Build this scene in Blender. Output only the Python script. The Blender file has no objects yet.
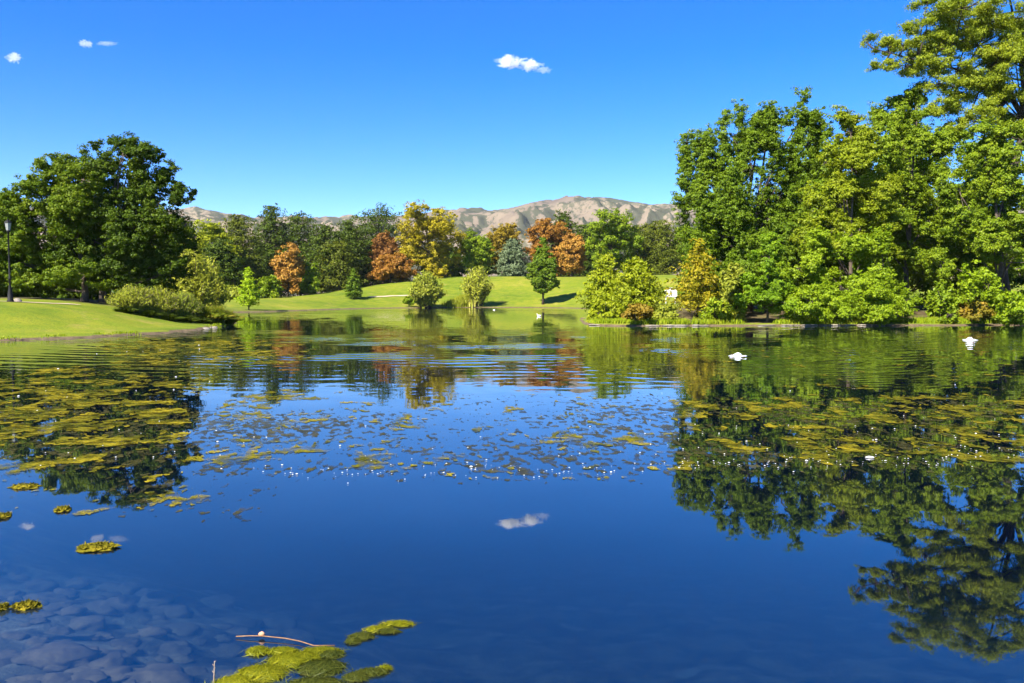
import bpy, math, random
import numpy as np
from mathutils import Vector

R = math.radians
sc = bpy.context.scene
COL = sc.collection

# ------------------------------------------------------------------ camera model
F, CX, CY, HOR, EYE = 850.0, 512.0, 341.5, 295.0, 2.2
PITCH = math.atan((CY - HOR) / F)
CP, SP = math.cos(PITCH), math.sin(PITCH)

def ray(px, py):
    u = (px - CX) / F; v = -(py - CY) / F
    return np.array([u, CP + v * SP, -SP + v * CP])

def at(px, py, Y):
    d = ray(px, py)
    return np.array([0, 0, EYE]) + d * (Y / d[1])

def wat(px, py):
    d = ray(px, py)
    return np.array([0, 0, EYE]) + d * (-EYE / d[2])

# ------------------------------------------------------------------ noise
def _h(ix, iy, iz, s):
    ix = ix.astype(np.uint32); iy = iy.astype(np.uint32); iz = iz.astype(np.uint32)
    n = ix * np.uint32(374761393) + iy * np.uint32(668265263) + iz * np.uint32(2147483647) + np.uint32((s * 144665 + 77) & 0xffffffff)
    n = (n ^ (n >> np.uint32(13))) * np.uint32(1274126177)
    n = (n ^ (n >> np.uint32(15))) * np.uint32(2246822519)
    n = n ^ (n >> np.uint32(16))
    return n.astype(np.float64) / 4294967295.0

def vnoise(p, s=0):
    p = np.asarray(p, float)
    i = np.floor(p); f = p - i; f = f * f * (3 - 2 * f)
    i = i.astype(np.int64)
    r = 0
    for dx in (0, 1):
        for dy in (0, 1):
            for dz in (0, 1):
                w = (f[:, 0] if dx else 1 - f[:, 0]) * (f[:, 1] if dy else 1 - f[:, 1]) * (f[:, 2] if dz else 1 - f[:, 2])
                r = r + w * _h(i[:, 0] + dx, i[:, 1] + dy, i[:, 2] + dz, s)
    return r

def fbm(p, o=4, s=0, gain=0.5):
    p = np.asarray(p, float); a = 1; t = 0; r = 0
    for k in range(o):
        r = r + a * vnoise(p * (2.03 ** k) + k * 17.3, s + k); t += a; a *= gain
    return r / t

def p2(x, y, z=0.0):
    x, y = np.asarray(x, float).ravel(), np.asarray(y, float).ravel()
    return np.stack([x, y, np.zeros_like(x) + z], 1)

def sst(a, b, x):
    t = np.clip((x - a) / (b - a), 0, 1)
    return t * t * (3 - 2 * t)

# ------------------------------------------------------------------ pond outline and terrain height
POND = np.array([(-70, 6), (-20, 2.2), (-4, 1.9), (8, 1.8), (20, 2.2), (70, 5), (82, 30), (78, 58), (55, 62.5), (37.5, 62), (25, 61), (15, 60.6),
                 (9, 60), (5.9, 60.6), (5.2, 65), (6.2, 78), (8.5, 92), (13, 120), (13, 138), (7, 149), (-5, 151), (-15, 148),
                 (-25, 139), (-30, 122), (-33, 109), (-42, 104), (-56, 103), (-56, 92), (-42, 86), (-28, 78), (-22.5, 69), (-20.6, 61),
                 (-19.3, 51), (-21.4, 44.8), (-24.6, 40.6), (-31, 36), (-50, 31), (-70, 27)], float)
def chaikin(P, n):
    for _ in range(n):
        Q = np.roll(P, -1, 0)
        P = np.stack([P * .75 + Q * .25, P * .25 + Q * .75], 1).reshape(-1, 2)
    return P
POND = chaikin(POND, 2)

def pond_sd(x, y):
    x = np.asarray(x, float).ravel(); y = np.asarray(y, float).ravel()
    out = np.empty_like(x)
    A = POND; B = np.roll(POND, -1, 0)
    for k in range(0, len(x), 20000):
        px = x[k:k + 20000, None]; py = y[k:k + 20000, None]
        ex = B[:, 0] - A[:, 0]; ey = B[:, 1] - A[:, 1]
        wx = px - A[:, 0]; wy = py - A[:, 1]
        t = np.clip((wx * ex + wy * ey) / (ex * ex + ey * ey), 0, 1)
        d = np.sqrt(((wx - t * ex) ** 2 + (wy - t * ey) ** 2).min(1))
        c = (A[:, 1] > py) != (B[:, 1] > py)
        xi = A[:, 0] + (py - A[:, 1]) / np.where(ey == 0, 1e-9, ey) * ex
        ins = ((c & (px < xi)).sum(1) % 2) == 1
        out[k:k + 20000] = np.where(ins, -d, d)
    return out

def height(x, y):
    x = np.asarray(x, float).ravel(); y = np.asarray(y, float).ravel()
    sd = pond_sd(x, y)
    sd = sd + (fbm(p2(x * .45, y * .45), 3, 5) - .5) * 1.1 * sst(8, 25, y)
    land = .13 * sst(0, .35, sd) + .85 * sst(0, 13, sd)
    wl = sst(-13, -19, x) * sst(25, 38, y) * sst(98, 72, y)
    land = land + wl * (.95 * sst(0, 9, sd))
    mound = 5.3 * sst(2, 38, sd) * sst(-56, -10, x) * sst(92, 150, y)
    land = land + mound * (1 - .25 * sst(30, 80, x))
    land = land + (fbm(p2(x / 14, y / 14), 3, 11) - .5) * .5 * sst(1, 10, sd)
    near_left = sst(2.2, -3.2, x + .9 * (np.minimum(y, 12) - 5) + 1.2 * (fbm(p2(x * .5, y * .5), 2, 23) - .5))
    slope = .05 + .13 * (1 - near_left)
    bed = -np.minimum(-sd * slope + .12, 4.0)
    rough = sst(18, 9, y)
    bump = sst(.44, .56, fbm(p2(x * 2.2, y * 2.2), 3, 21)) * .06 + (fbm(p2(x * 1.1, y * 1.1), 4, 24) - .5) * .08 + np.abs(fbm(p2(x * 2.6, y * 2.6), 2, 22) - .5) * .12
    bed = np.minimum(bed + bump * rough, -.08)
    return np.where(sd > 0, land, bed * sst(0, -.6, sd) - .03)

def hz(x, y):
    return float(height([x], [y])[0])

# ------------------------------------------------------------------ object helpers
def tag(o, label=None, cat=None, group=None, kind=None):
    if label: o['label'] = label
    if cat: o['category'] = cat
    if group: o['group'] = group
    if kind: o['kind'] = kind
    return o

def thing(name, label, cat, loc, group=None):
    o = bpy.data.objects.new(name, None); COL.objects.link(o)
    o.location = [float(c) for c in loc]; o.empty_display_size = .3
    return tag(o, label, cat, group)

def mesh_obj(name, V, faces, mat, parent=None, smooth=False, origin=None):
    """V (n,3) world coordinates; faces: array (m,k) or list of arrays."""
    V = np.asarray(V, float)
    o0 = np.array(parent.location if parent is not None else (origin if origin is not None else (0, 0, 0)), float)
    me = bpy.data.meshes.new(name)
    fl = faces if isinstance(faces, list) else [faces]
    fl = [np.asarray(f, np.int32) for f in fl if len(f)]
    me.vertices.add(len(V)); me.vertices.foreach_set('co', (V - o0).astype(np.float32).ravel())
    tot = np.concatenate([np.full(len(f), f.shape[1], np.int32) for f in fl])
    idx = np.concatenate([f.ravel() for f in fl])
    me.loops.add(len(idx)); me.loops.foreach_set('vertex_index', idx)
    me.polygons.add(len(tot))
    st = np.concatenate([[0], np.cumsum(tot)[:-1]]).astype(np.int32)
    me.polygons.foreach_set('loop_start', st)
    me.polygons.foreach_set('loop_total', tot)
    me.polygons.foreach_set('use_smooth', np.full(len(tot), smooth, bool))
    me.update(calc_edges=True)
    if mat: me.materials.append(mat)
    ob = bpy.data.objects.new(name, me); COL.objects.link(ob)
    if parent is not None: ob.parent = parent
    else: ob.location = o0
    return ob

class Geo:
    def __init__(s): s.V = []; s.T = []; s.Q = []; s.n = 0
    def add(s, V, T=None, Q=None):
        V = np.asarray(V, float)
        if T is not None and len(T): s.T.append(np.asarray(T) + s.n)
        if Q is not None and len(Q): s.Q.append(np.asarray(Q) + s.n)
        s.V.append(V); s.n += len(V)
    def tube(s, P, rad, k=6, cap=True):
        P = np.asarray(P, float); n = len(P); rad = np.broadcast_to(rad, (n,))
        tg = np.gradient(P, axis=0); tg /= np.linalg.norm(tg, axis=1)[:, None] + 1e-9
        ref = np.array([1, 0, 0.]) if abs(tg[0][0]) < .8 else np.array([0, 1, 0.])
        a = np.cross(tg, ref); a /= np.linalg.norm(a, axis=1)[:, None] + 1e-9
        b = np.cross(tg, a)
        th = np.arange(k) * 2 * math.pi / k
        V = P[:, None] + rad[:, None, None] * (np.cos(th)[None, :, None] * a[:, None] + np.sin(th)[None, :, None] * b[:, None])
        i = np.arange(n - 1)[:, None] * k; j = np.arange(k)[None]
        Q = np.stack([i + j, i + (j + 1) % k, i + k + (j + 1) % k, i + k + j], -1).reshape(-1, 4)
        V = V.reshape(-1, 3); T = []
        if cap:
            V = np.concatenate([V, P[:1], P[-1:]]); c0, c1 = n * k, n * k + 1
            for q in range(k):
                T.append((c0, (q + 1) % k, q)); T.append((c1, (n - 1) * k + q, (n - 1) * k + (q + 1) % k))
        s.add(V, T, Q)
    def lathe(s, c, prof, k=16):
        c = np.asarray(c, float); prof = np.asarray(prof, float)
        th = np.arange(k) * 2 * math.pi / k
        V = np.stack([c[0] + prof[:, :1] * np.cos(th), c[1] + prof[:, :1] * np.sin(th), c[2] + prof[:, 1:] + 0 * th], -1).reshape(-1, 3)
        i = np.arange(len(prof) - 1)[:, None] * k; j = np.arange(k)[None]
        s.add(V, None, np.stack([i + j, i + (j + 1) % k, i + k + (j + 1) % k, i + k + j], -1).reshape(-1, 4))
    def box(s, lo, hi):
        lo = np.asarray(lo, float); hi = np.asarray(hi, float)
        V = np.array([[(lo, hi)[x][0], (lo, hi)[y][1], (lo, hi)[z][2]] for x in (0, 1) for y in (0, 1) for z in (0, 1)])
        s.add(V, None, [(0, 1, 3, 2), (4, 6, 7, 5), (0, 4, 5, 1), (2, 3, 7, 6), (0, 2, 6, 4), (1, 5, 7, 3)])
    def build(s, name, mat, parent=None, smooth=False, origin=None):
        f = []
        if s.T: f.append(np.concatenate(s.T))
        if s.Q: f.append(np.concatenate(s.Q))
        return mesh_obj(name, np.concatenate(s.V), f, mat, parent, smooth, origin)

def blob(c, r, seed=0, nu=28, nv=18, amp=.25, freq=1.6, flat=None):
    """closed lumpy ellipsoid"""
    th = np.arange(nu) * 2 * math.pi / nu
    ph = (np.arange(1, nv) / nv) * math.pi
    D = np.stack([np.sin(ph)[:, None] * np.cos(th), np.sin(ph)[:, None] * np.sin(th), np.cos(ph)[:, None] + 0 * th], -1).reshape(-1, 3)
    D = np.concatenate([D, [[0, 0, 1], [0, 0, -1]]])
    k = 1 + amp * 2 * (fbm(D * freq + seed * 3.7 + 50, 4, seed) - .5)
    V = np.asarray(c) + D * k[:, None] * np.asarray(r)
    Q = []; T = []; m = nv - 1
    for a in range(m - 1):
        for b in range(nu):
            Q.append((a * nu + b, (a + 1) * nu + b, (a + 1) * nu + (b + 1) % nu, a * nu + (b + 1) % nu))
    for b in range(nu):
        T.append((m * nu, b, (b + 1) % nu)); T.append((m * nu + 1, (m - 1) * nu + (b + 1) % nu, (m - 1) * nu + b))
    return V, T, Q

# ------------------------------------------------------------------ material helpers
def new_mat(name):
    m = bpy.data.materials.new(name); m.use_nodes = True
    nt = m.node_tree; nt.nodes.clear()
    out = nt.nodes.new('ShaderNodeOutputMaterial')
    return m, nt, out

def N(nt, t, **kw):
    n = nt.nodes.new(t)
    for k, v in kw.items():
        if k == 'inp':
            for a, b in v.items(): n.inputs[a].default_value = b
        else: setattr(n, k, v)
    return n

def ramp(nt, fac, stops, interp='LINEAR'):
    r = nt.nodes.new('ShaderNodeValToRGB'); r.color_ramp.interpolation = interp
    el = r.color_ramp.elements
    while len(el) < len(stops): el.new(.5)
    for e, (p, c) in zip(el, stops):
        e.position = p; e.color = (*c, 1) if len(c) == 3 else c
    nt.links.new(fac, r.inputs[0]); return r.outputs[0]

def noise(nt, vec, scale, detail=4, rough=.55, out='Fac'):
    n = N(nt, 'ShaderNodeTexNoise', inp={'Scale': scale, 'Detail': detail, 'Roughness': rough})
    nt.links.new(vec, n.inputs['Vector']); return n.outputs[out]

def math_(nt, op, a, b=None, clamp=False):
    n = N(nt, 'ShaderNodeMath', operation=op, use_clamp=clamp)
    for i, v in enumerate((a, b)):
        if v is None: continue
        if isinstance(v, (int, float)): n.inputs[i].default_value = v
        else: nt.links.new(v, n.inputs[i])
    return n.outputs[0]

def mixc(nt, fac, a, b, mode='MIX'):
    n = N(nt, 'ShaderNodeMix', data_type='RGBA', blend_type=mode)
    for s, v in ((n.inputs[0], fac), (n.inputs[6], a), (n.inputs[7], b)):
        if isinstance(v, (int, float)): s.default_value = v
        elif isinstance(v, tuple): s.default_value = (*v, 1)
        else: nt.links.new(v, s)
    return n.outputs[2]

def mapr(nt, v, a, b, c=0., d=1.):
    n = N(nt, 'ShaderNodeMapRange', interpolation_type='SMOOTHSTEP', inp={1: a, 2: b, 3: c, 4: d})
    nt.links.new(v, n.inputs[0]); return n.outputs[0]

def vscale_(nt, v, k):
    n = N(nt, 'ShaderNodeVectorMath', operation='SCALE'); nt.links.new(v, n.inputs[0]); n.inputs['Scale'].default_value = k
    return n.outputs[0]

LEAF = {}
LK = 1.0
def leaf_mat(name, c1, c2, c3, trans=.35, spec=.12):
    if name in LEAF: return LEAF[name]
    c1, c2, c3 = [tuple(np.clip(np.array(c) * np.array([2.05, 1.92, .8]), 0, .6)) for c in (c1, c2, c3)]
    m, nt, out = new_mat(name)
    g = N(nt, 'ShaderNodeNewGeometry')
    tc = N(nt, 'ShaderNodeTexCoord')
    nz = noise(nt, tc.outputs['Object'], .55, 2)
    f = math_(nt, 'ADD', math_(nt, 'MULTIPLY', g.outputs['Random Per Island'], .6), math_(nt, 'MULTIPLY', math_(nt, 'SUBTRACT', nz, .3), 1.0), True)
    col = ramp(nt, f, [(0, c1), (.5, c2), (1, c3)])
    d = N(nt, 'ShaderNodeBsdfDiffuse'); nt.links.new(col, d.inputs[0])
    t = N(nt, 'ShaderNodeBsdfTranslucent')
    nt.links.new(mixc(nt, 1.0, col, (1.0, 1.0, .45), 'MULTIPLY'), t.inputs[0])
    mx = N(nt, 'ShaderNodeMixShader', inp={0: trans}); nt.links.new(d.outputs[0], mx.inputs[1]); nt.links.new(t.outputs[0], mx.inputs[2])
    gl = N(nt, 'ShaderNodeBsdfGlossy', inp={'Roughness': .45, 'Color': (.7, .75, .6, 1)})
    m2 = N(nt, 'ShaderNodeMixShader', inp={0: spec * .12}); nt.links.new(mx.outputs[0], m2.inputs[1]); nt.links.new(gl.outputs[0], m2.inputs[2])
    nt.links.new(m2.outputs[0], out.inputs[0])
    LEAF[name] = m; return m

def plain_mat(name, c1, c2, scale=3., rough=.8, metal=0., bump=0., stretch=(1, 1, 1), spec=.4):
    m, nt, out = new_mat(name)
    tc = N(nt, 'ShaderNodeTexCoord')
    mp = N(nt, 'ShaderNodeMapping'); mp.inputs['Scale'].default_value = stretch
    nt.links.new(tc.outputs['Object'], mp.inputs[0])
    nz = noise(nt, mp.outputs[0], scale, 6, .65)
    col = ramp(nt, nz, [(.3, c1), (.7, c2)])
    p = N(nt, 'ShaderNodeBsdfPrincipled', inp={'Roughness': rough, 'Metallic': metal, 'Specular IOR Level': spec})
    nt.links.new(col, p.inputs['Base Color'])
    if bump:
        b = N(nt, 'ShaderNodeBump', inp={'Strength': .7, 'Distance': bump}); nt.links.new(nz, b.inputs['Height']); nt.links.new(b.outputs[0], p.inputs['Normal'])
    nt.links.new(p.outputs[0], out.inputs[0]); return m

# ------------------------------------------------------------------ world, sun, camera
SUN_AZ, SUN_EL = R(-142), R(43)          # azimuth clockwise from +Y
w = bpy.data.worlds.new('World'); sc.world = w; w.use_nodes = True
nt = w.node_tree; nt.nodes.clear()
sky = N(nt, 'ShaderNodeTexSky', sky_type='NISHITA', sun_disc=False, sun_elevation=SUN_EL, sun_rotation=SUN_AZ % (2 * math.pi),
        altitude=1400., air_density=.85, dust_density=.1, ozone_density=4.0)
hs = N(nt, 'ShaderNodeHueSaturation', inp={'Saturation': 1.40, 'Hue': .514, 'Value': 1.0})
bg = N(nt, 'ShaderNodeBackground', inp={'Strength': .091})
wo = N(nt, 'ShaderNodeOutputWorld')
nt.links.new(sky.outputs[0], hs.inputs['Color']); nt.links.new(hs.outputs[0], bg.inputs[0]); nt.links.new(bg.outputs[0], wo.inputs[0])

sun = bpy.data.lights.new('sun', 'SUN'); sun.energy = 5.0; sun.angle = R(.5); sun.color = (1, .93, .82)
so = bpy.data.objects.new('sun', sun); COL.objects.link(so)
sd_ = Vector((math.sin(SUN_AZ) * math.cos(SUN_EL), math.cos(SUN_AZ) * math.cos(SUN_EL), math.sin(SUN_EL)))
so.rotation_euler = sd_.to_track_quat('Z', 'Y').to_euler(); so.location = (-40, -20, 60)

cam = bpy.data.cameras.new('camera'); co = bpy.data.objects.new('camera', cam); COL.objects.link(co)
cam.sensor_width = 36; cam.lens = F / 1024 * 36; cam.clip_end = 20000; cam.clip_start = .05
co.location = (0, 0, EYE); co.rotation_euler = (math.pi / 2 - PITCH, 0, 0)
sc.camera = co
sc.view_settings.view_transform = 'Standard'; sc.view_settings.look = 'None'
sc.view_settings.exposure = 1.55; sc.view_settings.gamma = 1
sc.render.engine = 'CYCLES'
cy = sc.cycles
cy.max_bounces = 6; cy.diffuse_bounces = 2; cy.glossy_bounces = 3; cy.transmission_bounces = 3; cy.transparent_max_bounces = 8; cy.volume_bounces = 3
cy.caustics_reflective = False; cy.caustics_refractive = False
cy.use_denoising = True
cy.denoiser = 'OPENIMAGEDENOISE'; cy.denoising_input_passes = 'RGB_ALBEDO_NORMAL'; cy.denoising_prefilter = 'ACCURATE'
cy.sample_clamp_indirect = 6

# ------------------------------------------------------------------ ground
def axis(segs):
    a = []
    for lo, hi, st in segs: a.append(np.arange(lo, hi, st))
    return np.unique(np.round(np.concatenate(a), 3))
gx = axis([(-14, 14, .25), (-62, 62, .8), (-160, 160, 4), (-600, 601, 40), (-6000, 6001, 600)])
gy = axis([(-4, 15, .22), (15, 72, .55), (72, 160, 1.1), (160, 260, 2.5), (-60, -4, 4), (260, 700, 30), (-700, -60, 80), (700, 7001, 700)])
X, Y = np.meshgrid(gx, gy)
Z = height(X, Y)
nx, ny = len(gx), len(gy)
i, j = np.meshgrid(np.arange(nx - 1), np.arange(ny - 1))
k = (j * nx + i).ravel()
m, nt, out = new_mat('lawn_and_bank')
tc = N(nt, 'ShaderNodeTexCoord'); ob = tc.outputs['Object']
n1 = noise(nt, ob, .09, 3); n2 = noise(nt, ob, .8, 4, .6); n3 = noise(nt, ob, 9, 3, .7)
gcol = ramp(nt, math_(nt, 'ADD', math_(nt, 'MULTIPLY', n1, .55), math_(nt, 'MULTIPLY', n2, .45)),
            [(.36, (.085, .135, .007)), (.47, (.145, .19, .010)), (.57, (.205, .22, .016)), (.68, (.30, .26, .05))])
wear = mapr(nt, noise(nt, ob, .35, 6, .7), .56, .68)
gcol = mixc(nt, math_(nt, 'MULTIPLY', wear, .55), gcol, (.30, .235, .07))
clov = mapr(nt, noise(nt, ob, 1.6, 4, .65), .52, .62)
gcol = mixc(nt, math_(nt, 'MULTIPLY', clov, .45), gcol, (.075, .15, .012))
gcol = mixc(nt, .7, gcol, ramp(nt, n3, [(.25, (.45, .5, .35)), (.7, (1.25, 1.2, 1.1))]), 'MULTIPLY')
sx = N(nt, 'ShaderNodeSeparateXYZ'); nt.links.new(ob, sx.inputs[0])
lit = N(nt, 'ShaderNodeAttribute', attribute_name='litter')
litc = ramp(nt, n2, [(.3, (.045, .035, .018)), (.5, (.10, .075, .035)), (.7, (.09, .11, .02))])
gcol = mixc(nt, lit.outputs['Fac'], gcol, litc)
soil = ramp(nt, noise(nt, ob, 3, 5), [(.3, (.07, .05, .03)), (.7, (.17, .125, .07))])
gcol = mixc(nt, mapr(nt, math_(nt, 'ADD', sx.outputs[2], math_(nt, 'MULTIPLY', n2, .12)), .13, .175, 1., 0.), gcol, soil)
bedn = noise(nt, ob, 2.6, 4, .55)
bedc = ramp(nt, bedn, [(.36, (.025, .024, .018)), (.48, (.085, .072, .05)), (.62, (.19, .155, .105))])
vo = N(nt, 'ShaderNodeTexVoronoi', inp={'Scale': 2.3, 'Randomness': 1.0})
vd = N(nt, 'ShaderNodeVectorMath', operation='ADD'); nt.links.new(ob, vd.inputs[0]); nt.links.new(vscale_(nt, noise(nt, ob, 3., 2, .5, 'Color'), .35), vd.inputs[1]); nt.links.new(vd.outputs[0], vo.inputs['Vector'])
vb = N(nt, 'ShaderNodeSeparateColor'); nt.links.new(vo.outputs['Color'], vb.inputs[0])
stn = ramp(nt, vb.outputs[0], [(0, (.05, .042, .03)), (.5, (.14, .115, .08)), (1, (.32, .27, .20))])
bedc = mixc(nt, mapr(nt, vo.outputs['Distance'], .18, .42, .85, 0.), bedc, stn)
gcol = mixc(nt, mapr(nt, sx.outputs[2], -.05, -.02, 1., 0.), gcol, bedc)
p = N(nt, 'ShaderNodeBsdfPrincipled', inp={'Roughness': .9, 'Specular IOR Level': .15})
nt.links.new(gcol, p.inputs['Base Color'])
b = N(nt, 'ShaderNodeBump', inp={'Strength': .8, 'Distance': .05}); nt.links.new(n3, b.inputs['Height']); nt.links.new(b.outputs[0], p.inputs['Normal'])
nt.links.new(p.outputs[0], out.inputs[0])
ground = mesh_obj('ground', np.stack([X.ravel(), Y.ravel(), Z], 1), np.stack([k, k + 1, k + nx + 1, k + nx], 1), m, None, True)
xr, yr = X.ravel(), Y.ravel()
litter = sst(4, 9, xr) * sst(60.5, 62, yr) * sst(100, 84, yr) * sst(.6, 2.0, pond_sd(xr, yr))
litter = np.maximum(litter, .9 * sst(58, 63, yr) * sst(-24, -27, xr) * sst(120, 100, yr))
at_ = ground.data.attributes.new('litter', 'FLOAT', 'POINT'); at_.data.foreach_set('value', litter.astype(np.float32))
tag(ground, kind='structure')

# paths
def ribbon(name, pts, width, mat, lift=.03):
    P = np.array(pts, float)
    t = np.concatenate([[0], np.cumsum(np.linalg.norm(np.diff(P, axis=0), axis=1))])
    s = np.linspace(0, t[-1], max(12, int(t[-1] / .5)))
    C = np.stack([np.interp(s, t, P[:, 0]), np.interp(s, t, P[:, 1])], 1)
    for _ in range(6):
        C[1:-1] = (C[:-2] + C[1:-1] * 2 + C[2:]) / 4
    T = np.gradient(C, axis=0); T /= np.linalg.norm(T, axis=1)[:, None]
    Nn = np.stack([-T[:, 1], T[:, 0]], 1)
    off = np.linspace(-.5, .5, 7)
    wv = width * (1 + .12 * (fbm(p2(s * .8, s * 0), 2, 3) - .5))
    G = C[:, None] + Nn[:, None] * (off[None, :, None] * wv[:, None, None])
    z = height(G[..., 0], G[..., 1]) + lift
    V = np.concatenate([G.reshape(-1, 2), z[:, None]], 1)
    n = len(s); i, j = np.meshgrid(np.arange(6), np.arange(n - 1)); k = (j * 7 + i).ravel()
    o = mesh_obj(name, V, np.stack([k, k + 1, k + 8, k + 7], 1), mat, None, True)
    return tag(o, kind='structure')
M_path = plain_mat('pale_gravel', (.36, .27, .17), (.52, .42, .29), 6, .95, bump=.02)
ribbon('path', [(-42, 48.2), (-34, 50.2), (-31, 52.0), (-29.4, 54.0), (-28.8, 56)], 1.3, M_path)
ribbon('path', [(-26, 155), (-22.5, 158.5), (-17, 160.5)], 1.2, M_path, .06)

# ------------------------------------------------------------------ water
m, nt, out = new_mat('pond_water')
tc = N(nt, 'ShaderNodeTexCoord'); ob = tc.outputs['Object']
sx = N(nt, 'ShaderNodeSeparateXYZ'); nt.links.new(ob, sx.inputs[0])
def vscale(v, s):
    n = N(nt, 'ShaderNodeVectorMath', operation='SCALE')
    nt.links.new(v, n.inputs[0])
    if isinstance(s, (int, float)): n.inputs['Scale'].default_value = s
    else: nt.links.new(s, n.inputs['Scale'])
    return n.outputs[0]
def vadd(a, b):
    n = N(nt, 'ShaderNodeVectorMath', operation='ADD'); nt.links.new(a, n.inputs[0])
    if isinstance(b, tuple): n.inputs[1].default_value = b
    else: nt.links.new(b, n.inputs[1])
    return n.outputs[0]
def slopes(scale, amp, det=2, sy=1.0):
    mp = N(nt, 'ShaderNodeMapping'); mp.inputs['Scale'].default_value = (1, sy, 1); nt.links.new(ob, mp.inputs[0])
    c = noise(nt, mp.outputs[0], scale, det, .5, 'Color')
    return vscale(vadd(c, (-.5, -.5, -.5)), amp)
far = mapr(nt, sx.outputs[1], 9, 30, 0., 1.)
patch = mapr(nt, noise(nt, ob, .09, 2), .38, .62, .35, 1.0)
amp_far = math_(nt, 'MULTIPLY', far, patch)
S = slopes(.35, .012, 1)
S = vadd(S, slopes(1.4, .010, 2))
S = vadd(S, vscale(slopes(2.2, .040, 3, 1.6), amp_far))
def dist_to(c):
    v = vadd(ob, (-c[0], -c[1], 0.))
    l = N(nt, 'ShaderNodeVectorMath', operation='LENGTH'); nt.links.new(v, l.inputs[0])
    u = N(nt, 'ShaderNodeVectorMath', operation='NORMALIZE'); nt.links.new(v, u.inputs[0])
    return l.outputs['Value'], u.outputs[0]
def rings(c, lam, amp, r0, r1, S):
    r, u = dist_to(c)
    wob = math_(nt, 'MULTIPLY', noise(nt, ob, .22, 3), 14.)
    ph = math_(nt, 'SINE', math_(nt, 'ADD', math_(nt, 'MULTIPLY', r, 2 * math.pi / lam), wob))
    env = math_(nt, 'MULTIPLY', mapr(nt, r, r0 * .3, r0, 0., 1.), mapr(nt, r, r0, r1, 1., 0.))
    env = math_(nt, 'MULTIPLY', env, mapr(nt, noise(nt, ob, .13, 2), .38, .62, .0, 1.))
    return vadd(S, vscale(u, math_(nt, 'MULTIPLY', math_(nt, 'MULTIPLY', ph, env), amp)))
J1, J2, J3 = wat(738, 356), wat(970, 340), wat(494, 310)
S = rings((-3, 78), 1.05, .05, 43, 61, S)
S = rings(J1, .55, .035, 2.5, 13, S)
S = rings(J2, .6, .035, 2.5, 14, S)
for J, rad, a in ((J1, 3.2, .30), (J2, 4.5, .30), (J3, 16., .22)):
    r, u = dist_to(J)
    S = vadd(S, vscale(slopes(5., a, 3), mapr(nt, r, rad * .25, rad, 1., 0.)))
flat = N(nt, 'ShaderNodeVectorMath', operation='MULTIPLY'); flat.inputs[1].default_value = (1, 1, 0); nt.links.new(S, flat.inputs[0])
nrm = N(nt, 'ShaderNodeVectorMath', operation='NORMALIZE'); nt.links.new(vadd(flat.outputs[0], (0., 0., 1.)), nrm.inputs[0])
NR = nrm.outputs[0]
fr = N(nt, 'ShaderNodeFresnel', inp={'IOR': 1.72}); nt.links.new(NR, fr.inputs['Normal'])
bk = N(nt, 'ShaderNodeNewGeometry'); nt.links.new(mapr(nt, bk.outputs['Backfacing'], 0., 1., 2.1, 1 / 2.1), fr.inputs['IOR'])
gl = N(nt, 'ShaderNodeBsdfGlossy', inp={'Roughness': .015, 'Color': (1, 1, 1, 1)}); nt.links.new(NR, gl.inputs['Normal'])
tr = N(nt, 'ShaderNodeBsdfTransparent', inp={'Color': (.85, .92, .96, 1)})
df = N(nt, 'ShaderNodeBsdfDiffuse', inp={'Color': (.005, .018, .06, 1)})
body = N(nt, 'ShaderNodeMixShader', inp={0: .12}); nt.links.new(tr.outputs[0], body.inputs[1]); nt.links.new(df.outputs[0], body.inputs[2])
mx = N(nt, 'ShaderNodeMixShader'); nt.links.new(fr.outputs[0], mx.inputs[0]); nt.links.new(body.outputs[0], mx.inputs[1]); nt.links.new(gl.outputs[0], mx.inputs[2])
nt.links.new(mx.outputs[0], out.inputs[0])
va = N(nt, 'ShaderNodeVolumeAbsorption', inp={'Color': (.50, .64, .70, 1), 'Density': 1.5}); nt.links.new(va.outputs[0], out.inputs['Volume'])
g = Geo()
g.box((-75, 1.5, -5.2), (86, 156, 0))
tag(g.build('water', m), kind='structure')

# ------------------------------------------------------------------ hills
prof = np.array([(-500, 205), (-200, 200), (0, 206), (100, 212), (180, 211), (200, 209), (220, 212), (245, 217), (275, 219), (310, 221), (340, 221), (380, 219), (430, 213), (455, 211), (470, 213),
                 (490, 211), (505, 210), (520, 206), (545, 203), (570, 199), (595, 196), (612, 198), (640, 203), (665, 203), (690, 202), (720, 205),
                 (800, 209), (900, 204), (1000, 210), (1150, 203), (1400, 207), (1700, 214)], float)
ppx = np.linspace(-420, 1600, 1000)
pr = np.interp(ppx, prof[:, 0], prof[:, 1])
kk = np.hanning(13); kk /= kk.sum(); pr = np.convolve(np.pad(pr, 6, 'edge'), kk, 'valid')
rr = np.concatenate([np.linspace(900, 3000, 230), np.linspace(3015, 4200, 30)])
PX, RR = np.meshgrid(ppx, rr)
HX = (PX - CX) / F * RR; HY = RR
crest = (HOR - pr)[None] / F * 3000 + 0 * RR
t = (RR - 900) / 2100
base = np.where(RR < 3000, t ** 1.25, 1 - .7 * sst(3000, 4200, RR))
P = p2(HX / 420, HY / 420)
rg = 1 - np.abs(fbm(P, 5, 31, .52) * 2 - 1) * 1.0
rg2 = 1 - np.abs(fbm(p2(HX / 150, HY / 150), 4, 33, .55) * 2 - 1)
rg3 = 1 - np.abs(fbm(p2(HX / 62, HY / 75), 3, 37, .55) * 2 - 1)
det = ((rg - .72) * 300 + (rg2 - .72) * 170 + (rg3 - .72) * 60).reshape(RR.shape)
wgt = np.sin(np.clip(t, 0, 1) * math.pi) ** .7 * .9 + .10
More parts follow.
